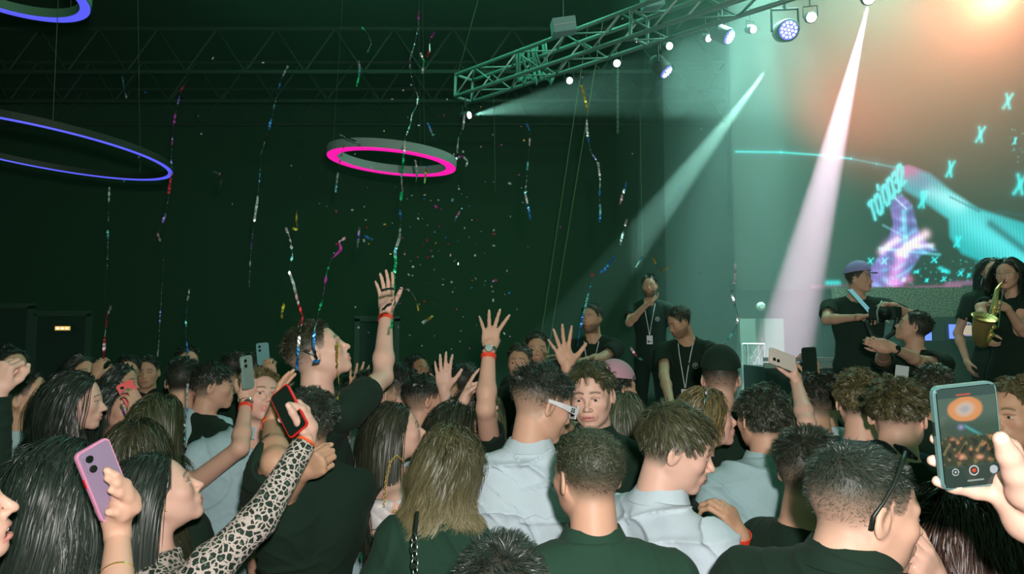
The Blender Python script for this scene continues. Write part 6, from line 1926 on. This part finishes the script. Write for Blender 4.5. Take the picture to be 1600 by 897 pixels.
def streamer(label, d, pts, cols, w=0.013, thin=(), twist=9.0, seed=0):
    rr = np.random.default_rng(seed + 100)
    px_ = np.array([p[0] for p in pts], float); py_ = np.array([p[1] for p in pts], float)
    seg = np.hypot(np.diff(px_), np.diff(py_)); L_ = np.concatenate([[0], np.cumsum(seg)])
    mlen = L_[-1] / FPX * d
    n = max(8, int(mlen / 0.0085))
    t = np.linspace(0, L_[-1], n)
    x_, y_ = np.interp(t, L_, px_), np.interp(t, L_, py_)
    C_ = np.array([W(a, b_, d + 0.05 * sin(3 * i / n * 2)) for i, (a, b_) in enumerate(zip(x_, y_))])
    C_ += np.cumsum(rr.normal(0, 0.0008, C_.shape), 0) * 0.6
    T_ = np.gradient(C_, axis=0); T_ /= np.linalg.norm(T_, axis=1)[:, None]
    ang = np.cumsum(rr.normal(0, 0.55, n)) + np.linspace(0, twist * mlen, n)
    a1 = np.cross(T_, np.array([0, 1.0, 0.02])); a1 /= np.linalg.norm(a1, axis=1)[:, None]; a2 = np.cross(T_, a1)
    # the ribbon is pleated: its normal wags from fold to fold
    wag = rr.normal(0, 0.5, n)
    Sd = a1 * np.cos(ang * 0.35)[:, None] + a2 * np.sin(ang * 0.35)[:, None]
    f_ = t / L_[-1]
    nc = len(cols)
    ci = np.minimum((f_ * nc).astype(int), nc - 1)
    ww = np.array([w * (0.22 if cols[i] in '-' else (0.5 if cols[i].isupper() else 1.0)) for i in ci]) * (0.75 + 0.25 * np.abs(np.cos(ang * 0.9)))
    Nn = np.cross(T_, Sd)
    off = Nn * (wag * 0.004)[:, None]
    V_ = np.concatenate([C_ - Sd * ww[:, None] / 2 + off, C_ + Sd * ww[:, None] / 2 - off])
    i = np.arange(n - 1)
    Q_ = np.stack([i, i + 1, n + i + 1, n + i], -1)
    cc = np.array([FC['d'] if cols[k] == '-' else FC[cols[k].lower()] for k in ci])
    cc = cc * rr.choice([0.5, 0.9, 1.5], (n, 1))  # random brighter and darker segments paint the foil's sparkle into its colour
    o = mkmesh('foil_streamer', V_, Q_, M_FOIL, None, np.clip(np.concatenate([cc, cc]), 0, 1), smooth=False, origin=C_[0])
    return tag(o, label, 'streamer', 'foil streamers falling over the crowd')


SL = [
    ('short teal and silver streamer alone high in the dark, between the two blue rings', 5.0, [(191, 118), (193, 135), (198, 155)], 'ccbs'),
    ('long magenta streamer falling past the end of the blue ring', 4.6, [(295, 122), (283, 142), (276, 170), (271, 205), (270, 240), (271, 270), (267, 310), (262, 340), (250, 368), (254, 380)], '-rv-mmm-v-rr--v-p'),
    ('faint thin dark red streamer hanging over the shining glasses', 4.6, [(254, 385), (255, 430), (252, 480), (250, 530), (248, 556)], '----v-s', ),
    ('thin silver streamer low in the dark above the exit sign', 5.0, [(171, 292), (169, 330), (168, 370), (167, 410), (161, 470)], 's--cs---'),
    ('red crinkled streamer hanging above the person with wire glasses', 4.2, [(174, 478), (166, 495), (164, 515), (161, 535), (160, 560)], 'srrsrpr'),
    ('blue streamer hanging behind the white T-shirt person with its back turned', 4.2, [(296, 452), (293, 470), (291, 500), (291, 520), (294, 545), (296, 565)], 's-bc-bb'),
    ('silver spotted streamer hanging before the brown-haired person at the left', 2.75, [(296, 580), (292, 610), (293, 640), (289, 668), (288, 700), (286, 730)], '-ssvsc--'),
    ('long blue and silver streamer slanting down left of the magenta ring', 4.3, [(450, 103), (438, 125), (428, 165), (421, 200), (407, 240), (405, 280), (400, 320), (394, 360), (390, 400), (387, 450)], 'sb-cb-s-b-ss-vsss'),
    ('silver streamer with red tail draping onto the tall person\'s hair', 2.5, [(446, 356), (453, 375), (456, 400), (450, 425), (458, 445), (464, 470), (472, 495), (467, 520), (464, 548), (462, 580)], 'ssc-ssprr-sbb'),
    ('gold streamer scrap beside the long blue and silver one', 4.0, [(464, 330), (463, 345), (465, 360), (457, 357)], 'yyyy'),
    ('tiny gold streamer scrap above the tall person', 3.8, [(444, 474), (441, 487), (440, 498)], 'yyy'),
    ('streamer turning from magenta to green to blue onto the head of the tall person', 2.46, [(540, 372), (530, 378), (534, 390), (518, 405), (511, 425), (508, 445), (503, 470), (497, 490), (492, 515), (491, 545), (496, 562)], 'pmm-gmmgg-cbbd'),
    ('gold streamer hanging across the open mouth of the tall person', 2.45, [(527, 535), (527, 565), (529, 590), (531, 610), (523, 640)], 'yyyyyyy'),
    ('dark and silver streamer wrapped around the ear of the tall person', 2.47, [(474, 546), (486, 552), (496, 560), (488, 566), (500, 563)], 'dsdbb'),
    ('silver streamer knot trailing from the rim of the magenta ring at its left', 5.8, [(530, 210), (560, 222), (566, 232)], 'ddd'),
    ('silver thread hanging from the left of the magenta ring', 5.6, [(538, 225), (532, 250), (528, 275), (525, 300)], '-s-sc'),
    ('green and teal streamer high above the magenta ring, the lower of the pair', 5.0, [(561, 95), (562, 107), (561, 120), (557, 135)], 'scgg'),
    ('green and white streamer above the magenta ring, curled', 5.2, [(565, 42), (575, 52), (580, 68), (574, 82)], 'g-ssc'),
    ('long silver-blue streamer falling from the ceiling right through the magenta ring', 4.8, [(655, 18), (653, 45), (646, 75), (641, 90), (640, 110), (646, 135), (652, 150), (650, 165), (642, 180), (640, 195), (632, 215), (630, 240)], 'm-svssv-rmsscscsss'),
    ('green tuft streamer hanging just under the rim of the magenta ring', 4.8, [(631, 238), (630, 262), (628, 278), (630, 300)], 'gggss'),
    ('green and silver streamer above the reaching hand', 3.8, [(628, 300), (625, 320), (626, 345), (625, 370), (618, 392), (619, 410), (616, 430)], 'g-b-sscgg'),
    ('green streamer grasped by the tall person\'s raised hand', 2.45, [(617, 432), (617, 452), (618, 470), (616, 492), (613, 515)], 'gggg-g'),
    ('silver and gold streamer arching right from the tall person\'s raised hand', 2.45, [(596, 454), (608, 451), (622, 450), (640, 452), (650, 466), (655, 485)], 'dd-ssyy'),
    ('black foil ribbon looped over the tall person\'s wrist', 2.42, [(598, 486), (604, 478), (612, 474)], 'ddd'),
    ('purple streamer scrap right of the long silver-blue one', 5.2, [(680, 50), (672, 62), (672, 80), (667, 90)], 'm-pr'),
    ('green and silver streamer beside the long silver-blue one', 5.0, [(657, 82), (663, 95), (661, 115)], 'sgs'),
    ('short blue-violet streamer above the right side of the magenta ring', 5.2, [(668, 192), (675, 208), (680, 222)], 'bsv'),
    ('short white thread above the left rim of the ring near the truss end', 5.0, [(726, 178), (724, 200), (716, 215), (714, 240)], 'ss-ss'),
    ('pink and silver curled streamer hanging off the right end of the magenta ring', 5.0, [(712, 248), (722, 243), (730, 252), (728, 260)], 'pmss'),
    ('silver and gold strands hanging inside the magenta ring', 5.4, [(649, 250), (652, 270), (650, 285)], 'sss'),
    ('gold strand hanging inside the magenta ring at the front rim', 5.4, [(666, 262), (664, 285), (660, 297)], 'yy-'),
    ('violet crinkled streamer right below the magenta ring', 4.2, [(719, 330), (714, 338), (710, 347)], 'pmv'),
    ('blue and silver streamer dangling alone left of the twin ropes', 4.6, [(822, 192), (828, 205), (827, 240), (823, 280), (821, 300), (826, 325), (829, 342)], 'b-p--c-pcsbb'),
    ('long gold, silver and blue streamer dangling right of the twin ropes', 4.4, [(905, 120), (917, 165), (918, 210), (922, 235), (934, 255), (937, 280), (936, 305), (938, 325), (936, 347)], '-yyy-psb-vsssb-cb'),
    ('white and pink curled streamer before the second beam', 4.8, [(980, 272), (977, 292), (972, 308), (968, 320)], '-bpp'),
    ('silver streamer crossing the lower end of the second beam', 4.6, [(980, 342), (974, 362), (969, 378), (968, 395)], 's-ss-'),
    ('blue streamer slanting down onto the logo shirt person', 4.4, [(960, 402), (945, 420), (930, 432), (920, 452), (912, 490), (905, 520), (902, 540)], 'bb-bccbbb'),
    ('gold beaded streamer drooping in the haze', 4.8, [(1020, 402), (1028, 418), (1036, 424), (1050, 415)], 'y-yy'),
    ('short white slanted streamer in the haze left of the gold one', 4.8, [(1005, 402), (998, 410), (992, 420)], 'css'),
    ('long white and green streamer dangling before the grey panel', 4.4, [(1149, 412), (1148, 440), (1143, 458), (1148, 475), (1153, 495), (1148, 515), (1133, 535), (1132, 560), (1135, 580)], 'ss-s-s-c--c'),
    ('silver and red streamer scrap before the bending staff person', 4.2, [(985, 543), (990, 550), (996, 558), (1004, 563)], 'spr-c'),
    ('silver and violet streamer lying over the face behind the small red phone', 3.0, [(189, 632), (194, 645), (200, 655), (202, 668)], 'svsd'),
    ('gold and red streamer scrap hanging at the face of the fair tied-back hair', 2.6, [(1105, 605), (1103, 622), (1098, 640)], 'sdp'),
    ('white and black chain of foil lying on dark hair in the middle crowd', 3.2, [(645, 602), (652, 600), (660, 603)], 'sss'),
    ('gold and silver cluster streamer drifting right of the reaching hand', 3.4, [(660, 505), (668, 500), (676, 494)], 'syy'),
    ('pale green streamer stub hanging near the shirt hem at the lower middle', 2.4, [(566, 840), (565, 870), (567, 892)], 's-g-'),
    ('dark knotted scrap of foil falling left in the dark', 4.6, [(333, 268), (348, 272), (345, 290), (340, 305)], 'ddyd'),
    ('black foil ribbon running down the arm with the watch', 2.7, [(291, 700), (285, 712), (290, 728)], 'ddd'),
    ('white-violet short streamer left of the reaching hand under the ring', 4.4, [(562, 355), (560, 375), (558, 388)], 'svs'),
    ('blue beaded streamer piece near the white-violet one', 4.4, [(570, 368), (577, 373), (582, 374)], 'bcb'),
]
for k, (lab, d_, pp, cs) in enumerate(SL):
    streamer(lab, d_, pp, cs, seed=k, w=0.016 if d_ > 3.2 else 0.010)
# gold foil on the hair
for (pp, lab) in (([(207, 694), (207, 702), (206, 712)], 'gold foil scrap caught in the brown hair seen from behind'),):
    streamer(lab, 2.12, pp, 'yyy', seed=77, w=0.008)

# ------------------------------------------------------------------ confetti in the air, every flake by itself
rng = np.random.default_rng(21)
conf = []
for k in range(190):
    if k < 125: a, b_ = rng.normal(690, 80), rng.normal(390, 95)
    elif k < 160: a, b_ = rng.uniform(560, 830), rng.uniform(100, 560)
    else: a, b_ = rng.uniform(180, 1100), rng.uniform(20, 480)
    if b_ > 575: b_ -= 150
    conf.append((a, b_, rng.uniform(3.4, 6.0)))
meshes = []
for ci, cname in enumerate('sscsrmybsp'):
    me = bpy.data.meshes.new('confetti_piece')
    w_, h_ = 0.006, 0.0085
    vs = []
    for (x_, z_) in ((-w_, -h_), (0, -h_), (w_, -h_), (-w_, h_), (0, h_), (w_, h_)):
        vs.append((x_, 0.004 * (1 - abs(x_) / w_) + 0.0003 * ci, z_)); 
    vs += [(x_, y_ + 0.0006, z_) for x_, y_, z_ in vs]
    fs = [(0, 1, 4, 3), (1, 2, 5, 4), (6, 9, 10, 7), (7, 10, 11, 8), (0, 6, 7, 1), (1, 7, 8, 2), (2, 8, 11, 5), (5, 11, 10, 4), (4, 10, 9, 3), (3, 9, 6, 0)]
    me.from_pydata(vs, [], fs)
    me.materials.append(mat('confetti_' + cname, FC[cname], 0.3, 0.7))
    meshes.append(me)
for k, (a, b_, d_) in enumerate(conf):
    o = bpy.data.objects.new('confetti_piece', meshes[int(rng.integers(0, len(meshes)))])
    COL.objects.link(o)
    o.location = W(a, b_, d_)
    # flakes tumble freely; most of the ones the flash catches are turned to it
    o.rotation_euler = (rng.normal(0, 0.35), rng.uniform(0, 3.1), rng.normal(0, 0.35))
    s_ = rng.uniform(0.45, 1.0); o.scale = (s_, s_, s_ * rng.uniform(0.6, 1.2))
    tag(o, 'small foil confetti flake glinting in the air above the crowd', 'confetti', 'confetti flakes in the air')


# ------------------------------------------------------------------ stage haze
def haze(name, lo, hi, dens, col, label):
    b = MB(); lo, hi = Vector(lo), Vector(hi)
    b.box((lo + hi) / 2, tuple(hi - lo))
    m = bpy.data.materials.new(name); m.use_nodes = True
    t = m.node_tree; t.nodes.clear()
    o = t.nodes.new('ShaderNodeOutputMaterial'); v = t.nodes.new('ShaderNodeVolumeScatter')
    v.inputs['Color'].default_value = (*col, 1); v.inputs['Density'].default_value = dens; v.inputs['Anisotropy'].default_value = 0.0
    t.links.new(v.outputs[0], o.inputs['Volume'])
    ob = b.build(name, m, origin=(lo + hi) / 2)
    return tag(ob, label, 'haze', kind='stuff')


haze('stage_haze', (1.45, 5.3, 1.3), (11.7, 9.55, 7.35), 0.048, (0.60, 0.90, 0.80), 'thick stage haze hanging over the right of the stage and catching the beams')
haze('hall_haze', (-7.0, 6.4, 1.3), (1.45, 9.5, 7.35), 0.008, (0.55, 0.90, 0.75), 'thin haze drifting left of the stage under the truss')
